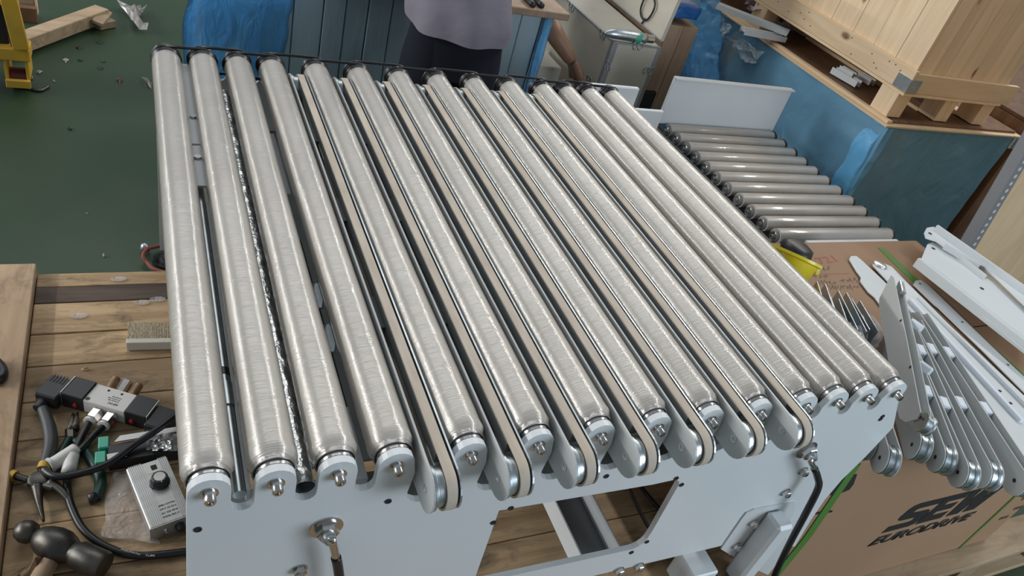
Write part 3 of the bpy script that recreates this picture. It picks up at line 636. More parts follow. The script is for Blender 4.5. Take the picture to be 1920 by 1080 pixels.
# wide channel pieces at upper right
def channel(label, px_web, z, lip_left, lip_right, hz, holes):
    pts = [A(u, v, z) for u, v in px_web]; t = thing('channel_rail', label, 'rail', (sum(a.x for a in pts)/len(pts), sum(a.y for a in pts)/len(pts), BZ1), 0, 'flat metal rails on the carton')
    wbp = mk('web_plate', prism(B(), pts, (0, 0, -.003)), 'paint', t)
    for (a, b, wd, hh) in (lip_left, lip_right):
        bm = B(); obox(bm, A(*a, z-.0), A(*b, z-.0), wd, hh, bev=.0015); mk('side_lip', bm, 'paint_white', t)
    for (u, v) in holes:
        bm = B(); lathe(bm, A(u, v, z+.0001), (0, 0, 1), [(0, .006), (.0008, .006), (.0008, .003)], 14); mk('bolt_hole', bm, 'dark', wbp)
    return t
channel('pale grey channel rail behind, its round end over the dark floor gap', [(1736, 446), (1733, 436), (1738, 427), (1750, 425), (1762, 432), (1850, 488), (1950, 570), (1950, 600), (1846, 500), (1830, 492), (1770, 462), (1755, 452)], .775, ((1752, 430), (1950, 570), .010, .035), ((1770, 462), (1836, 500), .004, .02), .03, [(1744, 438)])
channel('wide pale grey channel rail in front, nearest the green strap', [(1722, 490), (1727, 487), (1739, 458), (1750, 453), (1765, 460), (1845, 522), (1858, 523), (1870, 533), (1950, 603), (1950, 680)], .762, ((1718, 491), (1950, 672), .012, .030), ((1762, 458), (1845, 524), .005, .030), .03, [(1750, 466), (1828, 505), (1841, 541)])
# small galvanised brackets and bagged rope
for k, (a, b, lb) in enumerate([((1541, 528), (1558, 580), 'small zinc bracket standing beside the handwriting, first of four'), ((1566, 556), (1592, 628), 'small zinc bracket with its end by the last roller, second of four'),
                                ((1581, 545), (1618, 618), 'tallest small zinc bracket, third of four'), ((1606, 560), (1640, 618), 'small zinc bracket nearest the raised arm, last of four')]):
    p = A(*a, .80); q = A(*b, .80); d = (q-p).normalized(); s = d.cross(Vector((0, 0, 1))).normalized()
    t = thing('zinc_bracket', lb, 'bracket', (p.x, p.y, BZ1), 0, 'small zinc brackets on the carton')
    for off in (-.011, .011):
        bm = B(); obox(bm, p+s*off-Vector((0, 0, .03)), q+s*off-Vector((0, 0, .03)), .0025, .055); mk('bracket_side', bm, 'zinc', t)
    bm = B(); obox(bm, p-Vector((0, 0, .058)), q-Vector((0, 0, .058)), .022, .003); mk('bracket_web', bm, 'zinc', t)
p = A(1622, 625, .75)
rp = thing('bagged_rope', 'coiled rope in a clear crinkled bag by the last wrapped roller', 'rope', (p.x, p.y, BZ1))
bm = B(); a_, b_ = A(1598, 592, .75), A(1640, 655, .75)
tube(bm, [a_, (a_+b_)/2+Vector((.012, .01, .01)), b_], .026, 14, 8, radii=[.008, .022, .030, .030, .022, .006])
for v in bm.verts: v.co += noisevec(v.co, 55)*.005
mk('rope_bundle', bm, 'rope', rp, True)

# ------------------------------------------------------------------ small second roller conveyor
CZ = .5
c2 = thing('small_roller_conveyor', 'low conveyor with eleven bare rollers and end plate beside the blue crate', 'conveyor', (2.3, 2.0, 0))
y_ = [AY_.y for AY_ in [A(1457, 258, CZ), A(1672, 441, CZ)]]
n2 = 11; yfar, ynear = 2.366, 1.606
def roller2(y):
    bm = B(); lathe(bm, (1.985, y, CZ), (1, 0, 0), [(.012, .0275), (.014, .028), (.598, .028), (.600, .027)], 24); r_ = mk('roller', bm, 'tube2', c2, 'auto')
    bm = B(); lathe(bm, (1.985, y, CZ), (1, 0, 0), [(0, .0075), (.002, .018), (.006, .0215), (.012, .0225)], 20); mk('bearing_cap', bm, 'paint_dark', r_, 'auto'); bm = B(); lathe(bm, (2.585, y, CZ), (1, 0, 0), [(0, .0225), (.008, .0225), (.012, .016)], 20); mk('bearing_cap', bm, 'black_plastic', r_, 'auto')
    bm = B(); lathe(bm, (1.985, y, CZ), (-1, 0, 0), [(-.001, .017), (.001, .017), (.001, .012)], 18); lathe(bm, (1.985, y, CZ), (-1, 0, 0), [(0, .006), (.009, .006), (.009, .003)], 6); mk('shaft_end', bm, 'steel', r_); bm = B(); lathe(bm, (2.574, y, CZ), (1, 0, 0), [(0, .0283), (.002, .0292), (.009, .0292), (.011, .0283)], 24); mk('end_band', bm, 'black', r_, 'auto'); bm = B(); lathe(bm, (2.597, y, CZ), (1, 0, 0), [(-.001, .0155), (.004, .0155)], 18); mk('shaft_end', bm, 'steel', r_)
    return r_
ra = roller2(yfar)
for k in range(1, n2): copy_tree(ra, c2, (0, (ynear-yfar)*k/(n2-1), 0))
for (x0, x1) in ((1.975, 1.983), (2.600, 2.606)):
    bm = B(); box(bm, x0, x1, 1.56, 2.42, CZ-.09, CZ-.017); mk('side_rail', bm, 'paint_dark', c2)
bm = B(); box(bm, 1.985, 2.6, 1.58, 2.40, CZ-.085, CZ-.08); mk('shade_sheet', bm, 'dark', c2)  # dark sheet that puts the shade between the rollers into colour
for x in (1.99, 2.56):
    for y in (1.60, 2.36):
        bm = B(); box(bm, x, x+.035, y, y+.035, 0, CZ-.09); mk('leg', bm, 'paint_dark', c2)
e0, e1, e2, e3 = AY(1236, 238, 2.40), AY(1257, 168, 2.40), AY(1470, 187, 2.40), AY(1455, 262, 2.40)
zt = (e1.z+e2.z)/2; bm = B(); box(bm, 1.955, 2.60, 2.395, 2.412, .515, .722, .002); mk('end_plate', bm, 'paint', c2)
bm = B(); box(bm, 1.955, 2.60, 2.38, 2.395, .715, .722, .001); mk('plate_lip', bm, 'paint_white', c2)

# white housing behind the conveyor corner
p = A(1190, 175, .62)
hs = thing('grey_housing', 'pale grey metal housing behind the far right corner of the rollers', 'housing', (1.80, 2.30, 0))
a_, b_ = AY(1148, 160, 2.15), AY(1200, 168, 2.15)
bm = B(); box(bm, a_.x-.12, b_.x, 2.15, 2.168, .30, (a_.z+b_.z)/2, .004); mk('housing_body', bm, 'paint_white', hs)
bm = B(); a2, b2 = AY(1205, 206, 2.12), AY(1240, 212, 2.12); box(bm, a2.x-.05, b2.x+.01, 2.12, 2.135, 0.0, a2.z, .003); mk('housing_base', bm, 'paint', hs)
bm = B(); box(bm, a_.x-.08, b_.x-.04, 2.15, 2.168, 0.0, .299, .003); mk('housing_post', bm, 'paint_dark', hs)

# ------------------------------------------------------------------ blue wrapped crate on the right, pallet and pine crate on top
CX0, CY0, CZT = 2.80, 2.025, .745; CX1 = 3.735; CY1 = 4.9
bc = thing('blue_wrapped_crate', 'big crate wrapped in blue plastic film under the pine crate', 'crate', (3.25, 3.3, 0))
bm = B(); box(bm, CX0+.03, CX1-.03, CY0+.03, CY1, 0, CZT-.002); mk('crate_core', bm, 'blue_board', bc)
def wrap_face(name, f, nu, nv, mat, amp, s, nrm, lab=None):
    bm = B()
    def g(u, v):
        p = f(u, v); n1 = noise.noise(Vector((p.x*s, p.y*s, p.z*s*.5))) + .5*abs(noise.noise(Vector((p.x*s*3, p.y*s*3, p.z*s*2))))
        return p + Vector(nrm)*amp*n1
    grid_sheet(bm, g, nu, nv); return mk(name, bm, mat, bc, True, lab)
wrap_face('side_film', lambda u, v: Vector((CX0+.022-.05*(1-v)**3*.2, CY0+(CY1-CY0)*u, CZT*v)), 90, 34, 'blue_film', .022, 4.5, (-1, 0, .0))
wrap_face('front_film', lambda u, v: Vector((CX0+.022+(CX1-CX0-.044)*u, CY0+.022, CZT*v)), 40, 34, 'blue_film', .016, 4, (0, -1, 0))
bm = B()
def corner(u, v):
    a = (u-.5)*2; p = Vector((CX0+.012 + max(a, 0)*.06, CY0+.012 + max(-a, 0)*.10, CZT*v))
    return p + noisevec(p, 14)*.012
grid_sheet(bm, corner, 14, 34); mk('corner_film', bm, 'blue_film_bright', bc, True, 'bright blue folded film over the front corner')
# film flap hanging off the far left of the crate
def lerp_px(tab, u):
    us = [t[0] for t in tab]; return np.interp(u, us, [t[1] for t in tab]), np.interp(u, us, [t[2] for t in tab])
bm = B()
def flap(u, v):
    tu, tv = lerp_px(((0, 1352, -8), (.35, 1312, -4), (.6, 1300, 62), (1, 1243, 146)), u); bu, bv = lerp_px(((0, 1350, 176), (.5, 1300, 178), (.8, 1262, 172), (1, 1240, 158)), u)
    p = AX(tu+(bu-tu)*v, tv+(bv-tv)*v, 2.77-.22*u); return p + noisevec(p, 8)*.022 + noisevec(p, 28)*.010 + Vector((0, 0, noise.noise(Vector((u*9, v*2, 1)))*.01))
grid_sheet(bm, flap, 44, 44, .002); mk('film_flap', bm, 'blue_film_bright', bc, True, 'loose crinkled blue film flap')
wm_ = film('pale_highlight_film', (0.60, 0.74, 0.84), .75, .10, (26, 26, 26), 1.0, .02)  # pale colour carries the highlights on the film wrinkles
for nm, tab_t, tab_b in (('upper', ((0, 1325, 20), (.5, 1350, 30), (1, 1372, 48)), ((0, 1335, 50), (.5, 1342, 76), (1, 1356, 74))),
                         ('lower', ((0, 1362, 70), (.5, 1398, 76), (1, 1428, 98)), ((0, 1380, 96), (.5, 1398, 116), (1, 1418, 120)))):
    bm = B()
    def crinkle(u, v):
        tu, tv = lerp_px(tab_t, u); bu, bv = lerp_px(tab_b, u)
        p = AX(tu+(bu-tu)*v, tv+(bv-tv)*v, CX0-.02); q = noisevec(p, 34); return p + Vector((q.x*.022, q.y*.012, q.z*.012))
    grid_sheet(bm, crinkle, 36, 26); mk('crinkled_film', bm, wm_, bc, True, 'wrinkled film with its highlights coloured whitish')

# base pallet
bp = thing('crate_pallet', 'pine pallet with plywood base on top of the blue wrapped crate', 'pallet', (3.2, 3.2, CZT))
PX0, PY0, PX1 = 2.805, 2.03, 3.745
bm = B(); box(bm, PX0, PX1, PY0, 5.2, CZT+.001, CZT+.008); mk('plywood_base', bm, 'pine_y', bp)
bm = B(); box(bm, PX0+.035, PX1-.02, PY0+.03, 5.2, CZT+.0085, CZT+.018); mk('plywood_base', bm, 'brown_wood', bp)
for x in (PX0+.02,):
    bm = B(); box(bm, x, x+.03, PY0+.02, 5.2, CZT+.0085, CZT+.022, .001); mk('skid_board', bm, 'pine_y', bp)
ZBL = CZT+.022; ZBT = .885
for x in (2.85, 3.16, 3.42):
    for y in (2.09, 3.02, 3.95):
        bm = B(); box(bm, x, x+.085, y, y+.10, ZBL+.0, ZBT-.0005, .0015); mk('block', bm, 'pine_z', bp)
for x in (3.16, 3.42):
    bm = B(); box(bm, x, x+.085, 2.19, 3.0, ZBL-.0035, ZBL+.012, .001); mk('skid_board', bm, 'pine_y', bp)
# pine crate
PCX0, PCX1, PCY0, PCY1, PCZ1 = 2.868, 3.50, 2.088, 4.7, 1.75
pc_ = thing('pine_crate', 'large pale pine crate of upright planks with a metal corner bracket', 'crate', (3.2, 3.2, ZBT))
n = 20; wy = (PCY1-PCY0)/n; 
ys = [PCY0]; rr_ = random.Random(5)
while ys[-1] < PCY1: ys.append(ys[-1]+rr_.uniform(.085, .15))
for a, b in zip(ys, ys[1:]):
    bm = B(); d_ = rr_.uniform(0, .0015); box(bm, PCX0+d_, PCX0+.02, a+.0008, b-.0008, ZBT+.001, PCZ1, .0008); mk('plank', bm, 'pine_z', pc_)
xs_ = [PCX0+.021]
while xs_[-1] < PCX1-.03: xs_.append(min(PCX1, xs_[-1]+rr_.uniform(.075, .11)))
for a, b in zip(xs_, xs_[1:]):
    bm = B(); d_ = rr_.uniform(0, .001); box(bm, a+.0006, b-.0006, PCY0+d_, PCY0+.02, ZBT+.001, PCZ1, .0006); mk('plank', bm, 'pine_z', pc_)
bm = B(); box(bm, PCX0-.020, PCX0-.0005, PCY0-.02, PCY1, ZBT+.001, ZBT+.095, .0015); mk('batten', bm, 'pine_y', pc_)
bm = B(); box(bm, PCX0-.0, PCX1+.05, PCY0-.020, PCY0-.0005, ZBT+.001, ZBT+.085, .0015); mk('batten', bm, 'pine_x', pc_)
bm = B(); box(bm, PCX0-.020, PCX1, PCY0-.02, PCY1, ZBT-.012, ZBT, .001); mk('crate_floor', bm, 'pine_y', pc_)
bk2 = mk('corner_bracket', box(box(B(), PCX0-.0225, PCX0-.0205, PCY0-.022, PCY0+.055, ZBT+.004, ZBT+.06, .0005), PCX0-.0225, PCX0+.045, PCY0-.0225, PCY0-.0205, ZBT+.004, ZBT+.06, .0005), 'zinc', pc_)
# nail heads
for k in range(26):
    y = PCY0+.02+rr_.uniform(0, 1.9); z = ZBT+rr_.uniform(.015, .08); bm = B(); cyl(bm, (PCX0-.0200, y, z), (PCX0-.0212, y, z), .0028, 8); mk('nail', bm, 'cast', pc_)
# metal bits lying on the pallet
def ubar(px0, px1, z, wd, ht, lb, name='u_bracket'):
    p = A(*px0, z); q = A(*px1, z); t = thing(name, lb, 'bracket', ((p.x+q.x)/2, (p.y+q.y)/2, z-ht/2), 0, 'pale metal bars on the pallet')
    d = (q-p).normalized(); s = d.cross(Vector((0, 0, 1))).normalized()
    bm = B(); obox(bm, p, q, wd, .003); mk('web', bm, 'paint_white', t)
    for o_ in (-1, 1):
        bm = B(); obox(bm, p+s*o_*wd/2, q+s*o_*wd/2, .003, ht); mk('lip', bm, 'paint', t)
    return t
ubar((1563, 131), (1610, 158), .785, .035, .03, 'short pale notched bar on the pallet edge, in front')
ubar((1575, 130), (1600, 145), .795, .025, .04, 'stubby pale bar joined beside the notched bar')
ubar((1612, 140), (1636, 155), .785, .03, .03, 'small pale bar deeper under the pine crate')
ubar((1345, 10), (1478, 62), .82, .045, .026, 'long thick pale bar sloping out from under the pine crate')
ubar((1392, 57), (1470, 72), .79, .045, .026, 'second pale bar lower by the pallet edge, angled end')
ubar((1420, 30), (1480, 40), .80, .05, .04, 'pale bar deep beneath the crate by the lilac film')
bm = B(); 
def lil(u, v): p = A(1370+120*u, -14+40*v+38*u, .80); return p+noisevec(p, 20)*.05+Vector((.08, 0, .04))
grid_sheet(bm, lil, 24, 12); tag(mk('lilac_film', bm, 'lilac', None, True), 'crumpled lilac packing film under the pine crate', 'film')

# brown wooden crate to the far right, slotted angle and plywood panel
br = thing('brown_crate', 'dark brown wooden crate right of the blue wrapped crate', 'crate', (4.4, 2.6, 0))
for k in range(7):
    bm = B(); box(bm, 3.80+k*.18, 3.975+k*.18, 2.05, 2.07, 0.002, .80, .001); mk('plank', bm, 'brown_wood', br)
for k in range(6):
    bm = B(); box(bm, 3.78, 3.80, 2.05+k*.25, 2.295+k*.25, 0.002, .80, .001); mk('plank', bm, 'brown_wood', br)
bm = B(); box(bm, 3.79, 5.0, 2.05, 3.6, .801, .82, .002); mk('lid', bm, 'brown_wood', br)
p = AY(1913, 272, 2.02); bm = B(); box(bm, p.x-.05, p.x+.06, 2.03, 2.049, p.z-.03, p.z+.03, .004); mk('metal_catch', bm, 'zinc', br)
pn = thing('plywood_sheet', 'pale plywood sheet standing upright behind the carton at the right edge', 'sheet', (3.0, 1.42, .1))
pa, pb = AY(1916, 300, 1.42), AY(1803, 490, 1.42); dz = (pa-pb).normalized()
lo_ = pb - dz*.5; hi_ = pa + dz*.6
bm = B(); prism(bm, [lo_+Vector((.03, 0, 0)), hi_+Vector((.03, 0, 0)), hi_+Vector((.9, 0, 0)), lo_+Vector((.9, 0, 0))], (0, .015, 0)); mk('panel_sheet', bm, 'ply', pn)
sa = thing('slotted_angle', 'grey perforated steel angle post along the plywood panel edge', 'post', (lo_.x, 1.40, lo_.z))
bm = B(); prism(bm, [lo_-Vector((.012, 0, 0)), hi_-Vector((.012, 0, 0)), hi_+Vector((.034, 0, 0)), lo_+Vector((.034, 0, 0))], (0, -.003, 0)); ag = mk('angle_face', bm, 'grey_angle', sa)
bm = B(); prism(bm, [lo_-Vector((.012, 0, 0)), hi_-Vector((.012, 0, 0)), hi_-Vector((.009, 0, 0)), lo_-Vector((.009, 0, 0))], (0, .04, 0)); mk('angle_flange', bm, 'grey_angle', sa)
Lh = (hi_-lo_).length; k = 0
while k*.030 < Lh-.02:
    c = lo_+dz*(.015+k*.030)+Vector((.012, -.0031, 0)); bm = B(); cyl(bm, c, c-Vector((0, .0007, 0)), .0075, 12); mk('slot_hole', bm, 'hole', ag); k += 1

# ------------------------------------------------------------------ blue wrapped table crate at the back left
tc_ = thing('wrapped_work_crate', 'ribbed crate in blue-grey film used as a table behind the worker', 'crate', (.85, 3.1, 0))
X0, X1, YF, ZT = .20, 1.505, 2.72, .795
xx = X0; k = 0
while xx < X1-.02:
    w_ = rr_.uniform(.075, .12); x1_ = min(X1, xx+w_)
    bm = B(); d_ = rr_.uniform(0, .006); box(bm, xx+.002, x1_-.002, YF+d_, YF+.02, .02, ZT-.01, .003); mk('plank', bm, 'blue_board', tc_); xx = x1_
bm = B(); box(bm, X0, X1, YF+.021, 3.2, 0.0, ZT-.011); mk('crate_core', bm, 'blue_board', tc_)
bm = B()
def lf(u, v):
    p = Vector((X0-.10+.06*v+.33*u, YF-.06+.04*u+.03*(1-v), .05+.78*v)); return p+noisevec(p, 5)*.035+noisevec(p, 17)*.012
grid_sheet(bm, lf, 18, 34, .002); mk('film_sheet', bm, 'blue_film_bright', tc_, True, 'bright blue crinkled film at left end')
bm = B()
def rf(u, v):
    p = Vector((X1-.035+.055*u, YF-.012+.03*u, .05+.74*v)); return p+noisevec(p, 9)*.008
grid_sheet(bm, rf, 6, 30, .002); mk('film_sheet', bm, 'blue_film_bright', tc_, True, 'bright blue film strip down the right corner')
bm = B(); box(bm, X0+.3, X1+.055, YF-.045, 3.2, ZT, ZT+.028, .003); tag(mk('table_board', bm, 'tan_wood'), 'thick wooden board laid on the wrapped crate as table top', 'board')
pr_ = thing('hand_pliers', 'black handled pliers lying on the back table board', 'pliers', (1.45, 2.9, ZT+.03))
for k, (a, b) in enumerate((((985, -6), (1000, 10)), ((1002, -6), (1016, 11)))):
    bm = B(); tube(bm, [A(*a, ZT+.04), A(*b, ZT+.038)], .012, 10, 3); mk('handle', bm, 'black_plastic', pr_, True)
bm = B(); a_ = A(990, -14, ZT+.036); lathe(bm, a_-Vector((0, 0, .008)), (0, 0, 1), [(0, .02), (.016, .02)], 14); tube(bm, [a_, a_+Vector((-.01, .09, 0))], .012, 8, 3, radii=[.012, .003]); mk('jaws', bm, 'cast', pr_, True)

# ------------------------------------------------------------------ plywood flight case
fc = thing('plywood_case', 'grey plywood transport case with steel edges and butterfly latches', 'case', (2.0, 3.3, 0))
FX0, FX1, FY0, FZ = 1.866, 2.12, 2.775, .70
bm = B(); box(bm, FX0, FX1, FY0, 4.6, .02, FZ, .002); mk('case_body', bm, 'ply_grey', fc)
for (x, y) in ((FX0, FY0), (FX1, FY0)):
    bm = B(); box(bm, x-.016 if x == FX1 else x-.002, x+.002 if x == FX1 else x+.026, y-.002, y+.020, .01, FZ+.001, .001); mk('edge_trim', bm, 'grey_angle', fc)
bm = B(); box(bm, FX0-.003, FX0+.010, FY0, 4.6, FZ-.006, FZ+.002, .001); mk('edge_trim', bm, 'grey_angle', fc)
bm = B(); box(bm, FX0, FX1, FY0-.003, FY0+.006, FZ-.006, FZ+.002, .001); mk('edge_trim', bm, 'grey_angle', fc)
def latch(c, n_, par):
    c = Vector(c); n_ = Vector(n_).normalized(); s = n_.cross(Vector((0, 0, 1)))
    s = s.normalized() if s.length > .1 else Vector((1, 0, 0)); u = s.cross(n_).normalized(); bm = B()
    for o_ in (-1, 1):
        pts = [c + n_*.003 + s*(o_*.013) + (s*math.cos(a)*.012 + u*math.sin(a)*.018) for a in np.linspace(0, 2*math.pi, 14, endpoint=False)]
        tube(bm, pts+[pts[0]], .0022, 6, 1)
    obox(bm, c-s*.004+n_*.002, c+s*.004+n_*.002, .012, .004); return mk('butterfly_latch', bm, 'zinc', par, True)
latch(AX(1130, 65, FX0), (-1, 0, 0), fc); latch(AX(1072, 14, FX0), (-1, 0, 0), fc); latch(AX(1141, 123, FX0), (-1, 0, 0), fc); latch(AY(1196, 86, FY0), (0, -1, 0), fc); latch(AY(1215, 132, FY0), (0, -1, 0), fc); latch(AX(1105, 150, FX0), (-1, 0, 0), fc)
# open lid leaning at the right side
ld = thing('case_lid', 'pale plywood case lid standing up beside the open case', 'lid', (2.14, 3.2, FZ))
l0, l1 = A(1238, 77, FZ+.006), A(1130, -14, FZ+.006)
vert = (AY(1252, 0, l0.y)-l0)
bm = B(); d_ = (l1-l0); up2 = Vector((.035, 0, .55)); 
prism(bm, [l0, l0+d_*1.3, l0+d_*1.3+up2, l0+up2], (.018, 0, 0)); mk('lid_panel', bm, 'ply_grey', ld)
bm = B(); tube(bm, [l0+Vector((-.002, 0, .004)), l1+Vector((-.002, 0, .004))], .004, 8, 1); mk('lid_trim', bm, 'grey_angle', ld)
bm = B(); cc = l0 + d_*.16 + Vector((-.012, 0, .19))
ring = [AX(u, v, l0.x-.006) for u, v in [(1206, 2), (1201, 18), (1203, 32), (1211, 38), (1221, 28), (1228, 10), (1224, -6), (1212, -8), (1206, 2)]]
ct = thing('cable_tie', 'black cable tie loop hanging on the pale case lid', 'tie', ring[3])
bm = B(); tube(bm, ring, .0045, 8, 4); mk('tie_loop', bm, 'black', ct, True)
bm = B(); tube(bm, [AX(1210, 35, l0.x-.006), AX(1203, 44, l0.x-.006)], .004, 6, 2); mk('tie_tail', bm, 'black', ct, True)
# roll lying on the case
a_, b_ = A(1133, 62, FZ+.028), A(1224, 74, FZ+.028)
rl_ = thing('foil_roll', 'grey foil wrapped tube with green marking lying on the plywood case', 'roll', ((a_.x+b_.x)/2, (a_.y+b_.y)/2, FZ))
bm = B(); tube(bm, [a_, a_+(b_-a_)*.3+Vector((0, 0, .004)), a_+(b_-a_)*.85], .020, 16, 5, radii=[.006, .022, .024, .022]); mk('roll_wrap', bm, 'zinc', rl_, True)
bm = B(); cyl(bm, a_+(b_-a_)*.82, b_, .018, 20); mk('roll_end', bm, 'steel', rl_, 'auto')
bm = B(); cyl(bm, b_, b_+(b_-a_).normalized()*.001, .010, 16); mk('roll_core', bm, 'dark', rl_)
bm = B(); d2 = (b_-a_).normalized(); cyl(bm, a_+(b_-a_)*.60, a_+(b_-a_)*.72, .0243, 20); mk('green_marking', bm, M['teal'], rl_, 'auto')
# brown chest and dark blue bundle between case and blue crate
q0 = AY(1240, 50, 3.0)
cn = thing('brown_chest', 'upright brown wooden chest between the plywood case and blue film', 'chest', (2.5, 3.2, 0))
for k in range(3):
    bm = B(); box(bm, 2.20+k*.09, 2.288+k*.09, 3.0, 3.02, .01, .735, .001); mk('plank', bm, 'tan_wood', cn)
bm = B(); box(bm, 2.20, 2.47, 3.021, 3.6, .0, .735); mk('chest_body', bm, 'tan_wood', cn)
bm = B(); box(bm, 2.21, 2.36, 2.985, 2.999, .25, .40, .01); mk('dark_handhole', bm, 'dark', cn)
bm = B(); 
def bun(u, v):
    a = u*2*math.pi; sq = 1/max(abs(math.cos(a)), abs(math.sin(a))); m_ = min(1, 3*math.sin(v*math.pi)); p = Vector((2.365+.085*math.cos(a)*sq*m_, 3.22+.2*math.sin(a)*sq*m_, .745+.10*v)); return p+noisevec(p, 12)*.012
grid_sheet(bm, bun, 24, 12); tag(mk('blue_bundle', bm, film('deep_blue_film', (.02, .12, .38), 1.0, .2, (14, 14, 14)), None, True), 'deep blue film bundle on the brown chest', 'bundle')

# ------------------------------------------------------------------ people
def skin_body(name, verts, edges_, radii, mat, parent, root=0, sub=2, lab=None):
    me = bpy.data.meshes.new(name); pinv = WM[parent.name].inverted()
    me.from_pydata([tuple(pinv @ Vector(v)) for v in verts], edges_, []); o = bpy.data.objects.new(name, me); reg(o, parent)
    me.materials.append(M[mat]); sk = o.modifiers.new('skin', 'SKIN'); sk.use_smooth_shade = True
    for i, r in enumerate(radii):
        me.skin_vertices[0].data[i].radius = (r if isinstance(r, (tuple, list)) else (r, r)); me.skin_vertices[0].data[i].use_root = (i == root)
    s = o.modifiers.new('sub', 'SUBSURF'); s.levels = sub; s.render_levels = sub
    if lab: o['label'] = lab
    return o
def hand(wrist, d, palm_n, parent, mat='skin', curl=.5):
    """palm with five fingers; d points to the fingertips"""
    w = Vector(wrist); d = Vector(d).normalized(); n_ = Vector(palm_n); n_ = (n_ - d*n_.dot(d)).normalized(); s = d.cross(n_)
    bm = B(); obox(bm, w-d*.01, w+d*.085, .082, .038, n_, .014); mk('palm', bm, mat, parent, True)
    for k, (off, L_) in enumerate(((-.030, .070), (-.010, .080), (.010, .085), (.029, .072))):
        b0 = w+d*.075+s*off; p1 = b0+d*L_*.45+n_*L_*.10*curl*2; p2 = p1+d*L_*.25+n_*L_*.28*curl*2; p3 = p2+d*L_*.10+n_*L_*.26*curl*2
        bm = B(); tube(bm, [b0, p1, p2, p3], .0085, 10, 4, radii=[.0098, .009, .0085, .0062]); mk('finger', bm, mat, parent, True)
    b0 = w+d*.02+s*.034; bm = B(); tube(bm, [b0, b0+d*.03+s*.022, b0+d*.055+s*.020+n_*.012], .010, 10, 4, radii=[.013, .011, .008]); mk('thumb', bm, mat, parent, True)
def person(label, px_, y, hz, lean_, arms):
    t = thing('person', label, 'person', (px_, y, 0))
    C = Vector((px_, y, 0)); 
    hip = C+Vector((0, 0, hz)); f_ = Vector(lean_)
    chest = hip+Vector((f_.x*.4, f_.y*.4, .36)); neck = hip+Vector((f_.x*.75, f_.y*.75, .50)); head = neck+Vector((f_.x*.3, f_.y*.3+.02, .14)); top = head+Vector((f_.x*.15, f_.y*.15, .08))
    v = [hip, hip+Vector((0, 0, .16)), chest, neck, head, top]; r = [(.08, .06), (.07, .055), (.07, .055), .05, .085, .06]; e = [(0, 1), (1, 2), (2, 3), (3, 4), (4, 5)]
    for sx in (-1, 1):
        i = len(v); v += [hip+Vector((sx*.09, 0, -.06)), C+Vector((sx*.11, .02, .46*hz/.9)), C+Vector((sx*.12, -.01, .09)), C+Vector((sx*.13, .13, .035))]; r += [.095, .058, .042, .032]; e += [(0, i), (i, i+1), (i+1, i+2), (i+2, i+3)]
    hands = []
    for sx, (el, wr) in zip((-1, 1), arms):
        i = len(v); sh = chest+Vector((sx*.15, f_.y*.1, .04)); v += [sh, Vector(el), Vector(wr)]; r += [.050, .046, .031]; e += [(2, i), (i, i+1), (i+1, i+2)]; hands.append((Vector(wr), (Vector(wr)-Vector(el)).normalized()))
    body = skin_body('body', v, e, r, 'skin', t)
    return t, v, hands, hip, chest, neck, head
WX, WY = .955, 2.32
wt = ZT+.06
pw, v, hands, hip, chest, neck, head = person('worker in grey-violet shirt and dark trousers standing at the wrapped work crate', WX, WY, .84, (0, .28, 0), ((( WX-.30, 2.45, 1.02), (WX-.16, 2.70, .90)), ((WX+.30, 2.45, 1.02), (WX+.16, 2.72, .90))))
for h_ in hands: hand(h_[0], h_[1], (0, 0, -1), pw)
# shirt: loose tube of ellipses with dipping hem
bm = B()
def shirt(u, vv):
    a = u*2*math.pi; z = .83 + .52*vv; t_ = (z-.88)/.5
    cx = WX+.005; cy = WY + .28*max(0, t_)*.8; rx = .170 + .006*(1-vv) ; ry = .150
    if vv > .8: rx *= 1-(vv-.8)*1.2; ry *= 1-(vv-.8)*2.0
    fold = .007*math.sin(a*7+vv*4)*(1-vv) + .006*math.sin(vv*16+a*2)
    p = Vector((cx+(rx+fold)*math.cos(a), cy+(ry+fold)*math.sin(a), z+.005-(.028*math.cos(a)+.014*math.sin(2*a+.6))*(1-vv)**2))
    return p + noisevec(p, 8)*.012
grid_sheet(bm, shirt, 60, 30); 
bmesh.ops.remove_doubles(bm, verts=bm.verts, dist=.0005)
mk('shirt', bm, 'shirt', pw, True)
for sx in (-1, 1):
    sh = chest+Vector((sx*.15, .03, .03)); el = Vector((WX+sx*.30, 2.45, 1.02)); bm = B(); tube(bm, [sh-Vector((sx*.04, 0, 0)), (sh+el)/2, el+Vector((0, 0, 0))], .07, 16, 6, radii=[.085, .078, .060]); mk('sleeve', bm, 'shirt', pw, True)
bm = B()
for sx in (-1, 1):
    tube(bm, [(WX+sx*.080, WY, .86), (WX+sx*.086, WY, .72), (WX+sx*.105, WY+.01, .42), (WX+sx*.118, WY-.01, .06)], .1, 20, 6, radii=[.075, .090, .082, .062])

grid_sheet(bm, lambda u, v: Vector((WX+(.166-.02*v)*math.cos(u*2*math.pi), WY+(.112-.01*v)*math.sin(u*2*math.pi), .70+.22*v)), 40, 8)
mk('trousers', bm, 'trousers', pw, True)
bm = B(); box(bm, WX-.135, WX-.115, WY-.142, WY-.134, .62, .628, .001); mk('pocket_tab', bm, 'red', pw)
bm = B(); lathe(bm, head+Vector((0, .01, -.02)), (0, .25, 1), [(0, .095), (.05, .105), (.09, .09), (.12, .03)], 20); mk('hair', bm, 'hair', pw, True)
for sx in (-1, 1):
    bm = B(); obox(bm, (WX+sx*.12, WY-.08, .035), (WX+sx*.13, WY+.17, .03), .095, .065, bev=.02); mk('shoe', bm, 'black_plastic', pw, True)
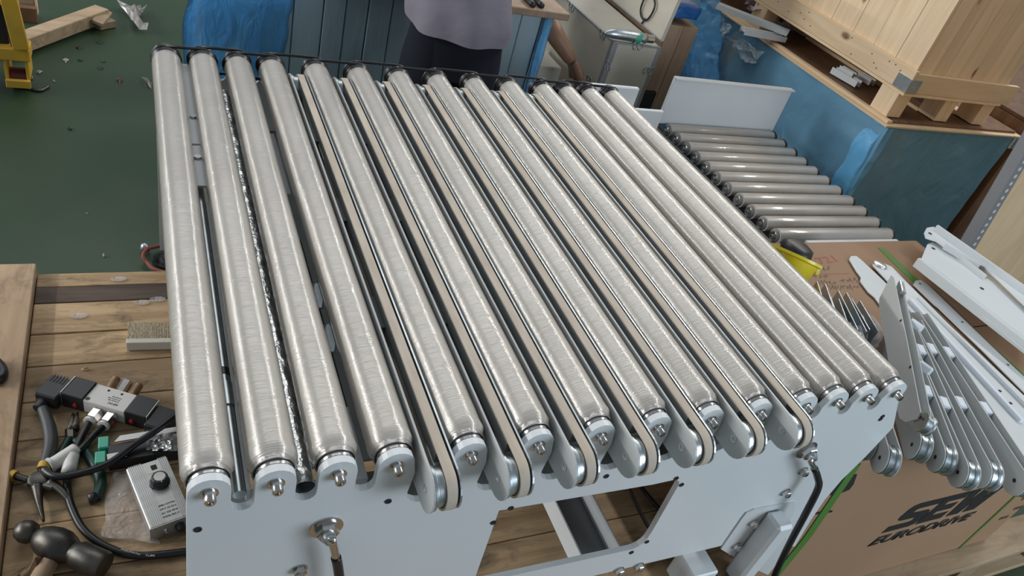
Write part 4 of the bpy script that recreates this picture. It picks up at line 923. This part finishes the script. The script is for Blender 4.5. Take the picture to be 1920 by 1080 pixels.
# second person, only forearm and hand show past the crate corner
HX = A(1075, 118, .555); EL = A(1038, 62, .66)
p2, v, hands, hip, chest, neck, head = person('crouching person whose bare forearm reaches past the film corner', 1.28, 3.55, .62, (.18, -.25, 0), ((((1.10, 3.2, .85), (1.20, 3.05, .84))), ((EL.x, EL.y, EL.z), (HX.x, HX.y, HX.z))))
hand(HX, (HX-EL).normalized()+Vector((.1, -.1, -.6)), (-1, 0, 0), p2, curl=.7)
bm = B(); tube(bm, [(1.28, 3.55, .55), (1.32, 3.48, .80), (1.40, 3.35, 1.05)], .16, 18, 6, radii=[.17, .165, .12]); mk('shirt', bm, 'shirt', p2, True)
bm = B(); tube(bm, [(1.20, 3.55, .60), (1.17, 3.53, .3), (1.16, 3.53, .06)], .08, 16, 6, radii=[.10, .07, .055]); tube(bm, [(1.36, 3.55, .60), (1.39, 3.53, .3), (1.40, 3.53, .06)], .08, 16, 6, radii=[.10, .07, .055]); mk('trousers', bm, 'trousers', p2, True)
bm = B(); lathe(bm, head+Vector((0, .0, -.02)), (0, 0, 1), [(0, .095), (.05, .105), (.09, .09), (.12, .03)], 20); mk('hair', bm, 'hair', p2, True)
# pale object near the hand
wbx = mk('white_tray', box(B(), 1.60, 1.80, 3.02, 3.30, .30, .46, .004), 'ply_grey'); tag(wbx, 'small pale tray of parts by the reaching hand', 'tray')
bm = B(); box(bm, 1.56, 1.84, 3.0, 3.34, 0, .298, .004); tag(mk('low_stool', bm, 'tan_wood'), 'low wooden stool carrying the pale tray', 'stool')

# ------------------------------------------------------------------ yellow pallet truck and floor clutter
jk = thing('pallet_truck', 'yellow hand pallet truck at the upper left with a red load wheel', 'pallet truck', (-.6, 3.35, 0))
j = lambda u, v, y=3.32: AY(u, v, y)
a_ = j(0, 117); b_ = j(54, 92)
bm = B(); box(bm, -1.0, b_.x, 3.32, 3.42, j(27, 115).z, j(27, 92).z, .004); mk('fork_crossbar', bm, 'jack_yellow', jk)
x0, x1 = j(17, 150).x, j(50, 150).x; zt_, zb_ = j(30, 115).z, .02
for (xa0, xa1) in ((x0-.012, x0), (x1, x1+.012)):
    bm = B(); box(bm, xa0, xa1, 3.33, 3.45, .055, zt_, .002); mk('wheel_plate', bm, 'jack_yellow', jk)
bm = B(); box(bm, x0-.012, x1+.012, 3.31, 3.33, .028, .060, .002); mk('wheel_guard', bm, 'jack_yellow', jk)
bm = B(); cyl(bm, (x0+.002, 3.38, .042), (x1-.002, 3.38, .042), .0415, 24); lw = mk('load_wheel', bm, 'red_poly', jk, 'auto')
bm = B(); cyl(bm, (x0-.016, 3.38, .042), (x1+.016, 3.38, .042), .010, 12); mk('axle', bm, 'steel', lw, 'auto')
bm = B(); obox(bm, j(40, 92), j(14, -12), .055, .02, (0, -1, 0), .002); mk('fork_side', bm, 'jack_yellow', jk)
bm = B(); obox(bm, j(28, 92)+Vector((0, .03, 0)), j(2, -12)+Vector((0, .03, 0)), .03, .02, (0, -1, 0), .002); mk('fork_rib', bm, 'black_plastic', jk)
bm = B(); box(bm, -1.0, j(-2, 50).x+.02, 3.36, 3.6, zt_, .42, .003); mk('pump_housing', bm, 'dark', jk)
bm = B(); box(bm, -1.0, j(12, 5).x, 3.33, 3.36, j(5, 12).z, j(5, 3).z, .003); mk('fork_bar', bm, 'jack_yellow', jk)
lm = thing('lumber_offcut', 'long pale timber offcut lying askew on the green floor', 'timber', (-.35, 3.9, 0))
bm = B(); obox(bm, A(8, 92, .0455), A(192, 24, .0455), .075, .06, bev=.003); mk('timber', bm, 'board_edge', lm)
bm = B(); obox(bm, A(178, 46, .02), A(208, 40, .02), .07, .038, bev=.004); mk('splintered_end', bm, 'board_edge', lm)
bm = B(); obox(bm, A(182, 44, .05), A(200, 22, .05), .05, .02, (.3, 0, 1), .003); mk('splintered_end', bm, 'board_edge', lm)
pb_ = thing('leaning_boards', 'pale wooden pallet boards standing beyond the yellow truck', 'boards', (-.5, 4.3, 0))
for (u0_, u1_, v_, mt) in ((40, 68, 42, 'board_edge'), (70, 74, 50, 'pine_z')):
    a_, b_ = AY(u0_, v_, 4.1), AY(u1_, v_, 4.1); bm = B(); box(bm, a_.x, b_.x, 4.1, 4.14, .02, .7, .002); mk('board', bm, mt, pb_)
a_, b_ = AY(38, 56, 4.08), AY(72, 40, 4.08); bm = B(); box(bm, a_.x, b_.x, 4.05, 4.09, .0, .07, .002); mk('board', bm, 'brown_wood', pb_)
# scraps of film on the floor
def scrap(name, label, px, mat, amp=.02, cat='scrap', z=.012):
    pts = [A(u, v, z) for u, v in px]; bm = B(); c = sum(pts, Vector())/len(pts)
    rings = [[bm.verts.new(c+(p-c)*s_+Vector((0, 0, noise.noise(p*23*s_)*amp+amp*.5*(1-s_)))) for p in pts] for s_ in (1, .66, .33)]
    cv_ = bm.verts.new(c+Vector((0, 0, amp))); n_ = len(pts)
    for a, b in zip(rings, rings[1:]):
        for i in range(n_): bm.faces.new((a[i], a[(i+1) % n_], b[(i+1) % n_], b[i]))
    for i in range(n_): bm.faces.new((rings[-1][i], rings[-1][(i+1) % n_], cv_))
    lo = min(q.co.z for q in bm.verts)
    for q in bm.verts: q.co.z += .001-lo
    bmesh.ops.solidify(bm, geom=bm.faces[:], thickness=.0015)
    return tag(mk(name, bm, mat, None, False), label, cat)
scrap('film_scrap', 'crinkled clear film scrap on the green floor by the blue film', [(219, 12), (232, 11), (248, 27), (254, 26), (258, 15), (264, 17), (266, 25), (277, 26), (262, 32), (254, 35), (262, 46), (279, 58), (276, 61), (262, 58), (250, 48), (246, 38), (240, 28), (226, 20)], 'crinkle', .05)
scrap('film_scrap', 'small pale film shred on the floor left of the first roller', [(264, 142), (268, 144), (277, 150), (284, 152), (284, 163), (279, 160), (272, 150)], 'crinkle', .02)
for k, (u, v, s_, lb) in enumerate([(123, 110, 6, 'tiny pale paper scrap nearest the yellow truck'), (74, 132, 6, 'small paper shred right of the red load wheel'), (224, 147, 7, 'small tan wood chip in the middle of the floor'), (101, 148, 3, 'speck of pale litter below the paper shred'), (163, 396, 2, 'lone white speck on the bare green floor'), (195, 475, 3, 'pale chip just beyond the bench edge')]):
    scrap('floor_litter', lb, [(u-s_, v-1), (u, v-s_*.5), (u+s_, v), (u+s_*.4, v+s_*.3), (u, v+s_*.8), (u-s_*.4, v+1)], 'white_plastic' if k != 2 else 'board_edge', .012, 'litter')
for k, (u, v, s_, lb) in enumerate([(186, 76, 8, 'dark curled leaf scrap left of the blue film on the floor'), (148, 86, 8, 'dark leaf scrap below the end of the timber offcut'), (193, 111, 6, 'dark flat scrap in the middle of the floor'), (188, 124, 7, 'dark oval scrap nearest the wood chip on the floor'), (150, 109, 6, 'dark crumb right of the tiny pale paper scrap'), (131, 238, 5, 'dark speck alone on the open green floor')]):
    scrap('dark_scrap', lb, [(u-s_, v-1), (u, v-s_*.4), (u+s_, v), (u+s_*.4, v+s_*.25), (u, v+s_*.35), (u-s_*.4, v+1)], 'grip_grey', .006, 'litter')
bm = B(); tube(bm, [A(55, 166, .006), A(75, 170, .006), A(92, 161, .008)], .006, 8, 4); tag(mk('twig', bm, 'cast', None, True), 'dark bent strip on the floor right of the yellow truck', 'strip')
st = thing('red_strap_loop', 'worn red strap loop on the floor beside the first roller', 'strap', A(280, 490, 0))
bm = B(); tube(bm, [A(320, 455, .02), A(295, 462, .02), A(276, 467, .03), (A(268, 480, .03)), A(276, 492, .02), A(290, 505, .02), A(330, 515, .02)], .006, 8, 5); mk('strap_band', bm, base('worn_red_web', (.22, .05, .04), .7)[0], st, True)
bm = B(); lathe(bm, A(272, 468, .012), (0, 0, 1), [(0, .016), (.02, .012), (.024, .004)], 10); mk('buckle', bm, 'zinc', st, True)
scrap('grey_rag', 'dark grey rag on the floor inside the red strap loop', [(283, 478), (300, 474), (320, 478), (322, 508), (300, 502), (286, 494)], 'grip_grey', .02, 'rag')

# ------------------------------------------------------------------ clutter on the bench
# brush
t = thing('bristle_brush', 'tan bristle brush strip sticking out under the first roller', 'brush', A(280, 630, ZB))
bm = B(); p = [A(240, 606, ZB+.012), A(330, 604, ZB+.012), A(330, 642, ZB+.012), A(239, 644, ZB+.012)]
prism(bm, [a for a in p], (0, 0, -.011)); mk('bristles', bm, 'bristle', t)
bm = B(); n_ = 70
for k in range(n_):
    u_ = 240+90*k/n_; obox(bm, A(u_, 603+rr_.uniform(-1, 2), ZB+.013), A(u_+rr_.uniform(-1, 1), 641, ZB+.014), .0010, .001)
tag(mk('bristle_tufts', bm, 'bristle', t), kind='stuff')
bm = B(); obox(bm, A(237, 646, ZB+.0115), A(335, 644, ZB+.0115), .014, .022, bev=.001); mk('brush_back', bm, 'hole', t)
# solenoid valve
va = A(207, 742, ZB+.03); vb = A(240, 752, ZB+.03)
ex = (A(258, 738, ZB+.035)-A(182, 716, ZB+.035)); ex.z = 0; Lb = ex.length; ang = math.atan2(ex.y, ex.x)
c = A(207, 744, ZB+.036); W = A(182, 716, ZB+.036)-A(156, 748, ZB+.036); Wb = W.length*1.0
vt = thing('solenoid_valve', 'black and white pneumatic solenoid valve with two hose fittings on the bench', 'valve', (c.x, c.y, ZB), ang)
def L_(n_, bm, m_, sm=False, par=None, lab=None):
    return mk(n_, bm, m_, par or vt, sm, lab, local=True)
hb = .034; w2 = Wb/2; l2 = Lb/2
vbdy = L_('valve_body', box(B(), -l2, l2, -w2, w2, .002, hb, .0015), 'white_plastic')
sl = .042
for sgn in (-1, 1):
    xA, xB = sorted((sgn*l2, sgn*(l2+sl)))
    s_ = L_('solenoid', box(B(), xA, xB, -w2*1.02, w2*1.02, .001, hb+.003, .0015), 'black_plastic')
    L_('red_button', lathe(B(), (sgn*(l2+sl*.35), -w2*1.02, hb*.45), (0, -1, 0), [(-.001, .0045), (.003, .0045), (.004, .003)], 14), 'red', 'auto', s_)
    xq = sgn*(l2+sl); L_('seal_line', box(B(), min(xq, xq+sgn*.0015), max(xq, xq+sgn*.0015), -w2*.98, w2*.98, .002, hb+.0035), 'alu', False, s_)
    xA, xB = sorted((sgn*(l2+sl+.002), sgn*(l2+sl+.044)))
    cn_ = L_('connector_plug', box(B(), xA, xB, -w2*1.55, w2*.75, .001, hb*.95, .003), 'black_plastic')
    if sgn < 0:
        for k in range(5): L_('plug_rib', box(B(), xA+.006+k*.006, xA+.008+k*.006, w2*.0, w2*.8, hb*.95, hb*.95+.0012), 'grip_grey', False, cn_)
    L_('cable_entry', lathe(B(), ((xA+xB)/2-.004, -w2*1.55, hb*.4), (0, -1, 0), [(-.002, .010), (.018, .009), (.020, .006)], 16), 'black_plastic', 'auto', cn_)
    L_('plug_screw', lathe(B(), (xA+.008, -w2*1.55, hb*.5), (0, -1, 0), [(-.001, .003), (.001, .003)], 10), 'steel', False, cn_)
for x in (-.012, .014): L_('mount_hole', lathe(B(), (x, w2*.62, hb), (0, 0, 1), [(-.0005, .0024), (.0004, .0024)], 12), 'dark', False, vbdy)
L_('exhaust_port', lathe(B(), (-l2+.006, -w2*.72, hb), (0, 0, 1), [(-.0005, .0042), (.0005, .0042), (.0005, .0022)], 14), 'grip_grey', False, vbdy)
Lxf = WM[vt.name]
def vtext(s, x, y, h, wd): text_mesh(s, Lxf @ Vector((x, y, hb+.0001)), Lxf.to_3x3() @ Vector((-1, 0, 0)), (Lxf.to_3x3() @ Vector((0, -1, 0))), h, wd, 'ink', vt, extrude=.0002)
vtext('AIRTAC', .022, -w2*.45, .0050, .020)
for k, (y, wd) in enumerate(((-.2, .030), (.0, .034), (.2, .026))): vtext('4V220-08', .020, w2*y, .0022, wd*.7)
fit = []
for x in (-.010, .017):
    f_ = L_('hose_fitting', lathe(B(), (x, -w2, hb*.5), (0, -1, 0), [(-.001, .0105), (.004, .0105), (.005, .0125), (.024, .0125), (.026, .0105)], 6), 'steel')
    L_('white_collar', lathe(B(), (x, -w2-.026, hb*.5), (0, -1, 0), [(0, .0110), (.005, .0118), (.006, .008)], 18), 'white_plastic', 'auto', f_)
    fit.append(Lxf @ Vector((x, -w2-.030, hb*.5)))
for x, mt, r_ in ((-.019, 'brass', .0080), (.004, 'steel', .0110), (.027, 'brass', .0080)):
    L_('silencer' if mt == 'brass' else 'inlet_fitting', lathe(B(), (x, w2, hb*.62), (0, 1, .25), [(-.001, r_), (.030, r_), (.032, r_*.8)], 6 if mt == 'steel' else 16), mt, 'auto' if mt == 'brass' else False)
# Y fitting and hoses
yf = thing('hose_splitter', 'grey Y-shaped push-in hose splitter below the valve', 'fitting', A(120, 865, ZB))
zz = ZB+.016
bm = B(); tube(bm, [A(143, 842, zz), A(118, 860, zz), A(96, 872, zz)], .0125, 18, 5, radii=[.012, .0135, .012]); mk('splitter_body', bm, 'white_plastic', yf, True)
bm = B(); tube(bm, [A(135, 855, zz), A(128, 888, zz)], .012, 18, 3); mk('splitter_branch', bm, 'white_plastic', yf, True)
bm = B(); d_ = (A(96, 872, zz)-A(118, 860, zz)).normalized(); lathe(bm, A(97, 871, zz), d_, [(0, .014), (.005, .014), (.005, .010), (.003, .009)], 20); mk('collar', bm, 'paint_white', yf, 'auto')
bm = B(); lathe(bm, A(102, 869, zz), d_, [(0, .0085), (.0035, .0085)], 18); mk('bore', bm, 'dark', yf)
def hose(label, pts, r=.0065, mat='black', nm='air_hose', cat='hose'):
    bm = B(); tube(bm, pts, r, 12, 8); o = mk(nm, bm, mat, None, True); return tag(o, label, cat)
hose('short black air hose from the left valve fitting to the splitter', [fit[0], A(150, 825, ZB+.014), A(141, 846, zz)])
hose('short black air hose from the right valve fitting to the splitter', [fit[1], A(172, 820, ZB+.013), A(156, 838, zz), A(145, 848, zz)])
hose('long black air hose curving up right under the first roller', [A(82, 880, ZB+.020), A(104, 893, ZB+.026), A(150, 888, ZB+.03), A(205, 868, ZB+.03), A(255, 832, ZB+.04), A(300, 802, ZB+.055), A(345, 768, ZB+.055)])
hose('long black air hose looping down past the hammer to the conveyor', [A(128, 886, zz), A(126, 905, ZB+.010), A(132, 945, ZB+.008), A(158, 995, ZB+.008), A(205, 1028, ZB+.008), A(262, 1042, ZB+.008), A(350, 1034, ZB+.008), A(400, 1025, ZB+.008)])
hz_ = [o for o in bpy.data.objects if o.get('label', '').startswith('long black air hose looping')][0]
for wd, a_, b_ in (('PNEUMATIC', (226, 1031), (262, 1041)), ('TUBE', (272, 1043), (290, 1043))):
    p_ = A(*a_, ZB+.0149); q_ = A(*b_, ZB+.0149); d_ = q_-p_; text_mesh(wd, p_, d_, Vector((-d_.y, d_.x, 0)), .0028, d_.length, 'white_plastic', hz_, extrude=.0002)
# circlip pliers with ochre bands
cp = thing('long_nose_pliers', 'long nose pliers with dark grips and ochre bands by the hammer', 'pliers', A(75, 905, ZB)); z1 = ZB+.012
bm = B(); lathe(bm, A(74, 906, ZB+.004), (0, 0, 1), [(0, .016), (.014, .016), (.016, .012)], 20); obox(bm, A(55, 900, z1), A(105, 912, z1), .022, .012, bev=.003); mk('pivot', bm, 'cast', cp, 'auto')
bm = B(); tube(bm, [A(70, 912, z1), A(73, 940, z1), A(82, 978, ZB+.006)], .006, 10, 5, radii=[.011, .006, .0018]); mk('jaw', bm, 'cast', cp, True)
bm = B(); tube(bm, [A(95, 905, z1), A(115, 920, z1), A(130, 938, ZB+.008)], .006, 10, 5, radii=[.010, .007, .006]); mk('jaw', bm, 'cast', cp, True)
bm = B(); tube(bm, [A(-25, 872, z1), A(0, 882, z1), A(26, 892, z1)], .010, 12, 5, radii=[.011, .010, .008]); mk('grip', bm, 'grip_grey', cp, True)
bm = B(); tube(bm, [A(26, 892, z1), A(55, 901, z1)], .006, 10, 4); mk('shank', bm, 'cast', cp, True)
bm = B(); cyl(bm, A(21, 890, z1), A(29, 893, z1), .0095, 16); mk('band', bm, 'grip_band', cp, 'auto')
bm = B(); tube(bm, [A(80, 766, ZB+.018), A(92, 800, ZB+.016), A(95, 835, ZB+.015), A(84, 872, ZB+.014)], .0115, 14, 7, radii=[.009, .0115, .0115, .009]); mk('grip', bm, 'grip_grey', cp, True)
bm = B(); cyl(bm, A(85, 869, ZB+.014), A(81, 880, ZB+.013), .0105, 16); mk('band', bm, 'grip_band', cp, 'auto')
bm = B(); tube(bm, [A(81, 880, ZB+.013), A(76, 900, z1)], .007, 10, 3); mk('shank', bm, 'cast', cp, True)
# green handled pliers
gp = thing('green_handled_pliers', 'dark pliers with green handles lying beneath the air hoses', 'pliers', A(135, 820, ZB)); z1 = ZB+.008
bm = B(); obox(bm, A(122, 815, z1), A(142, 812, z1), .03, .012, bev=.004); mk('pivot', bm, 'cast', gp)
for a, b in (((133, 808), (137, 775)), ((140, 806), (145, 774))):
    bm = B(); tube(bm, [A(*a, z1), A(*b, z1)], .005, 8, 3, radii=[.008, .0025]); mk('jaw', bm, 'cast', gp, True)
bm = B(); tube(bm, [A(140, 825, z1), A(160, 845, ZB+.007), A(184, 885, ZB+.008), A(188, 912, ZB+.008), A(180, 934, ZB+.008)], .009, 12, 6, radii=[.006, .008, .010, .010, .009]); mk('handle', bm, 'green_grip', gp, True)
bm = B(); cyl(bm, A(182, 931, ZB+.008), A(166, 936, ZB+.008), .0095, 14); mk('handle_tip', bm, 'black_plastic', gp, True)
bm = B(); tube(bm, [A(130, 822, z1), A(118, 842, ZB+.007), A(108, 862, ZB+.006)], .007, 10, 4); mk('handle', bm, 'green_grip', gp, True)
# hammer
h0, h1 = A(30, 988, ZB+.026), A(196, 1062, ZB+.030); hd = (h1-h0); HL = hd.length
hm = thing('ball_pein_hammer', 'worn dark ball-pein hammer head at the lower left', 'hammer', ((h0.x+h1.x)/2, (h0.y+h1.y)/2, ZB))
k_ = HL/.15
prof = [(0, .001), (.002, .008), (.008, .015), (.018, .0185), (.027, .0165), (.033, .011), (.036, .0125), (.040, .018), (.050, .023), (.064, .0265), (.078, .0265), (.090, .022), (.097, .0175), (.102, .0185), (.106, .0215), (.145, .0225), (.150, .0205), (.150, .0001)]
bm = B(); lathe(bm, h0, hd, [(a*k_, b*k_*.93) for a, b in prof], 28); mk('hammer_head', bm, 'cast', hm, 'auto')
mid = h0+hd*.47; bm = B(); tube(bm, [mid+Vector((0, 0, -.008)), A(88, 1062, ZB+.02), A(60, 1110, ZB+.02)], .014, 12, 5, radii=[.011, .014, .015]); mk('handle', bm, 'bench_y', hm, True)
ck = scrap('wood_chunk', 'splintered rough wood chunk under the hammer head', [(22, 1082), (60, 1046), (72, 1035), (98, 1038), (104, 1048), (88, 1066), (80, 1082), (80, 1100), (20, 1100)], 'bench', .03, 'wood', ZB+.012)
for q in ck.data.vertices: pass
ck.location.z = ZB+.001
# driver module in bag
t = thing('driver_module', 'black electronic module with green terminals in a clear bag under the hose', 'module', A(265, 845, ZB))
zt_ = ZB+.028
bm = B(); prism(bm, [A(203, 836, zt_), A(345, 806, zt_), A(350, 842, zt_), A(203, 866, zt_)], (0, 0, -.026)); mk('module_case', bm, 'black_plastic', t)
bm = B(); prism(bm, [A(200, 852, zt_+.0004), A(236, 846, zt_+.0004), A(238, 856, zt_+.0004), A(202, 864, zt_+.0004)], (0, 0, .0006)); mk('white_label', bm, 'white_plastic', t)
bm = B(); prism(bm, [A(214, 830, zt_+.002), A(225, 818, zt_+.002), A(340, 800, zt_+.002), A(345, 808, zt_+.002)], (0, 0, .002)); mk('label_plate', bm, 'alu', t)
bm = B(); prism(bm, [A(203, 868, ZB+.014), A(203, 872, ZB+.012), A(350, 850, ZB+.012), A(350, 846, ZB+.014)], (0, 0, .002)); mk('silver_edge', bm, 'alu', t)
for (u, v) in ((196, 832), (190, 860)):
    bm = B(); p_ = A(u, v, ZB+.02); box(bm, p_.x-.010, p_.x+.008, p_.y-.014, p_.y+.014, ZB+.002, ZB+.026, .002); mk('terminal_block', bm, 'teal', t)
bm = B(); 
def bagf(u, v): p = A(275+65*u, 812+32*v, ZB+.033); return p+noisevec(p, 90)*.004
grid_sheet(bm, bagf, 26, 18); mk('clear_bag', bm, 'clear', t, True)
bm = B()
def bagg(u, v): p = A(281+40*u, 822+22*v, ZB+.036); return p+noisevec(p, 160)*.006
grid_sheet(bm, bagg, 18, 12); mk('bag_crinkle', bm, 'silver_film', t, True)
# speed controller
o_ = A(281, 992, ZB+.034); exv = A(352, 966, ZB+.034)-o_; eyv = A(239, 878, ZB+.034)-o_
exv.z = 0; eyv.z = 0; ang = math.atan2(exv.y, exv.x); Wd = exv.length*1.12; Ln = eyv.length
sc = thing('speed_controller', 'ribbed silver aluminium control box with black knob on the bench', 'control box', (o_.x, o_.y, ZB), ang)
def K(n_, bm, m_, sm=False, par=None): return mk(n_, bm, m_, par or sc, sm, local=True)
Hc = .034
dirY = (Matrix.Rotation(-ang, 3, 'Z') @ eyv); sk_ = dirY.x/dirY.y
K('case', box(B(), 0, Wd, 0, Ln, .002, Hc, .0015), 'alu')
for k in range(7): K('rib', box(B(), .003+k*.0032, .0045+k*.0032, .0, Ln, Hc, Hc+.0016), 'alu')
for k in range(5): K('rib', box(B(), Wd-.004-k*.0032, Wd-.0025-k*.0032, .0, Ln, Hc, Hc+.0016), 'alu')
kn = K('knob', lathe(B(), (Wd*.60, Ln*.62, Hc), (0, 0, 1), [(0, .017), (.003, .017), (.004, .0150), (.016, .0135), (.017, .012)], 12), 'black_plastic')
K('knob_cap', lathe(B(), (Wd*.60, Ln*.62, Hc+.017), (0, 0, 1), [(0, .0095), (.0008, .0095)], 24), 'alu', False, kn)
K('knob_line', box(B(), Wd*.60-.0006, Wd*.60+.0006, Ln*.62-.013, Ln*.62-.006, Hc+.0168, Hc+.0176), 'white_plastic', False, kn)
K('face_plate', box(B(), -.001, Wd+.001, -.0025, 0, .0015, Hc+.001, .0006), 'alu')
K('small_knob', lathe(B(), (Wd*.68, -.0025, Hc*.55), (0, -1, 0), [(0, .008), (.010, .0075), (.012, .006)], 16), 'black_plastic', 'auto')
K('toggle', lathe(B(), (Wd*.34, -.0025, Hc*.62), (0, -1, 0), [(0, .004), (.002, .004), (.004, .002), (.008, .0018)], 12), 'steel', 'auto')
for x, z in ((.004, .005), (.004, Hc-.005), (Wd-.004, .005)): K('screw', lathe(B(), (x, -.0025, z), (0, -1, 0), [(0, .0025), (.0012, .002)], 10), 'steel')
for x in (.35, .62): K('socket', lathe(B(), (Wd*x, -.0025, Hc*.2), (0, -1, 0), [(0, .005), (.0008, .005), (.0008, .003)], 14), 'paint_dark')
XF = WM[sc.name]; X3 = XF.to_3x3()
for k, s in enumerate(('SPEED CONTROL', 'INPUT 24V DC 5A', 'AC 220 50-60', 'MODEL SKC-100')):
    text_mesh(s, XF @ Vector((Wd*.36, Ln*(.26-.06*k), Hc+.0003)), X3 @ Vector((1, 0, 0)), X3 @ Vector((0, 1, 0)), .0032, Wd*.42, 'ink', sc, extrude=.0002)
K('sticker', box(B(), Wd*.42, Wd*.72, Ln*.80, Ln*.94, Hc, Hc+.0004), 'white_plastic'); K('barcode', box(B(), Wd*.54, Wd*.68, Ln*.84, Ln*.92, Hc+.0004, Hc+.0007), 'ink')
# clear bag left of controller
bm = B()
def pb2(u, v):
    l = A(212+(-22)*v, 888+122*v, ZB); r_ = A(262+36*v, 888+122*v+12*v, ZB); p = l+(r_-l)*u; p.z = ZB+.006+.012*math.sin(math.pi*u)*math.sin(math.pi*min(1, v*1.2)); q = noisevec(p, 30); p += Vector((q.x, q.y, abs(q.z)))*.006; return p
grid_sheet(bm, pb2, 22, 26); tag(mk('plastic_bag', bm, 'clear', None, True), 'clear crumpled plastic bag left of the silver control box', 'bag')
# little clear stickers and splinters on the bench
for k, (u, v, lb) in enumerate([(222, 523, 'clear oval sticker nearest the floor edge of the bench'), (148, 592, 'clear oval sticker standing alone on the third plank'), (266, 567, 'clear oval sticker left of the first roller'), (296, 561, 'clear oval sticker touching the first roller outline')]):
    c = A(u, v, ZB+.0025); bm = B(); vs_ = [c+Vector((.017*math.cos(a), .009*math.sin(a), 0)) for a in np.linspace(0, 2*math.pi, 20, endpoint=False)]
    prism(bm, vs_, (0, 0, .0006)); o = mk('sticker', bm, 'clear'); tag(o, lb, 'sticker', 'clear oval stickers on the bench')
scrap('wood_splinter', 'thin pale splinter above the solenoid valve', [(151, 691), (160, 689), (171, 689), (164, 692), (153, 693)], 'pine_x', .003, 'splinter', ZB+.003).location.z = ZB+.002
# cable at the extreme left edge
hose('dark cable end at the left edge over the bench edge board', [A(-12, 675, ZB+.03), A(2, 690, ZB+.03), A(3, 706, ZB+.03), A(-14, 715, ZB+.03)], .010)
# dark red knob etc inside lower frame
bm = B(); tube(bm, [A(0, 0, 0)*0+Vector((.905, .90, .47)), Vector((.955, .70, .46)), Vector((1.0, .52, .46))], .005, 8, 4); tag(mk('floor_cable', bm, 'black', None, True), 'thin black cable on the planks beneath the conveyor', 'cable')
print('objects', len(bpy.data.objects))
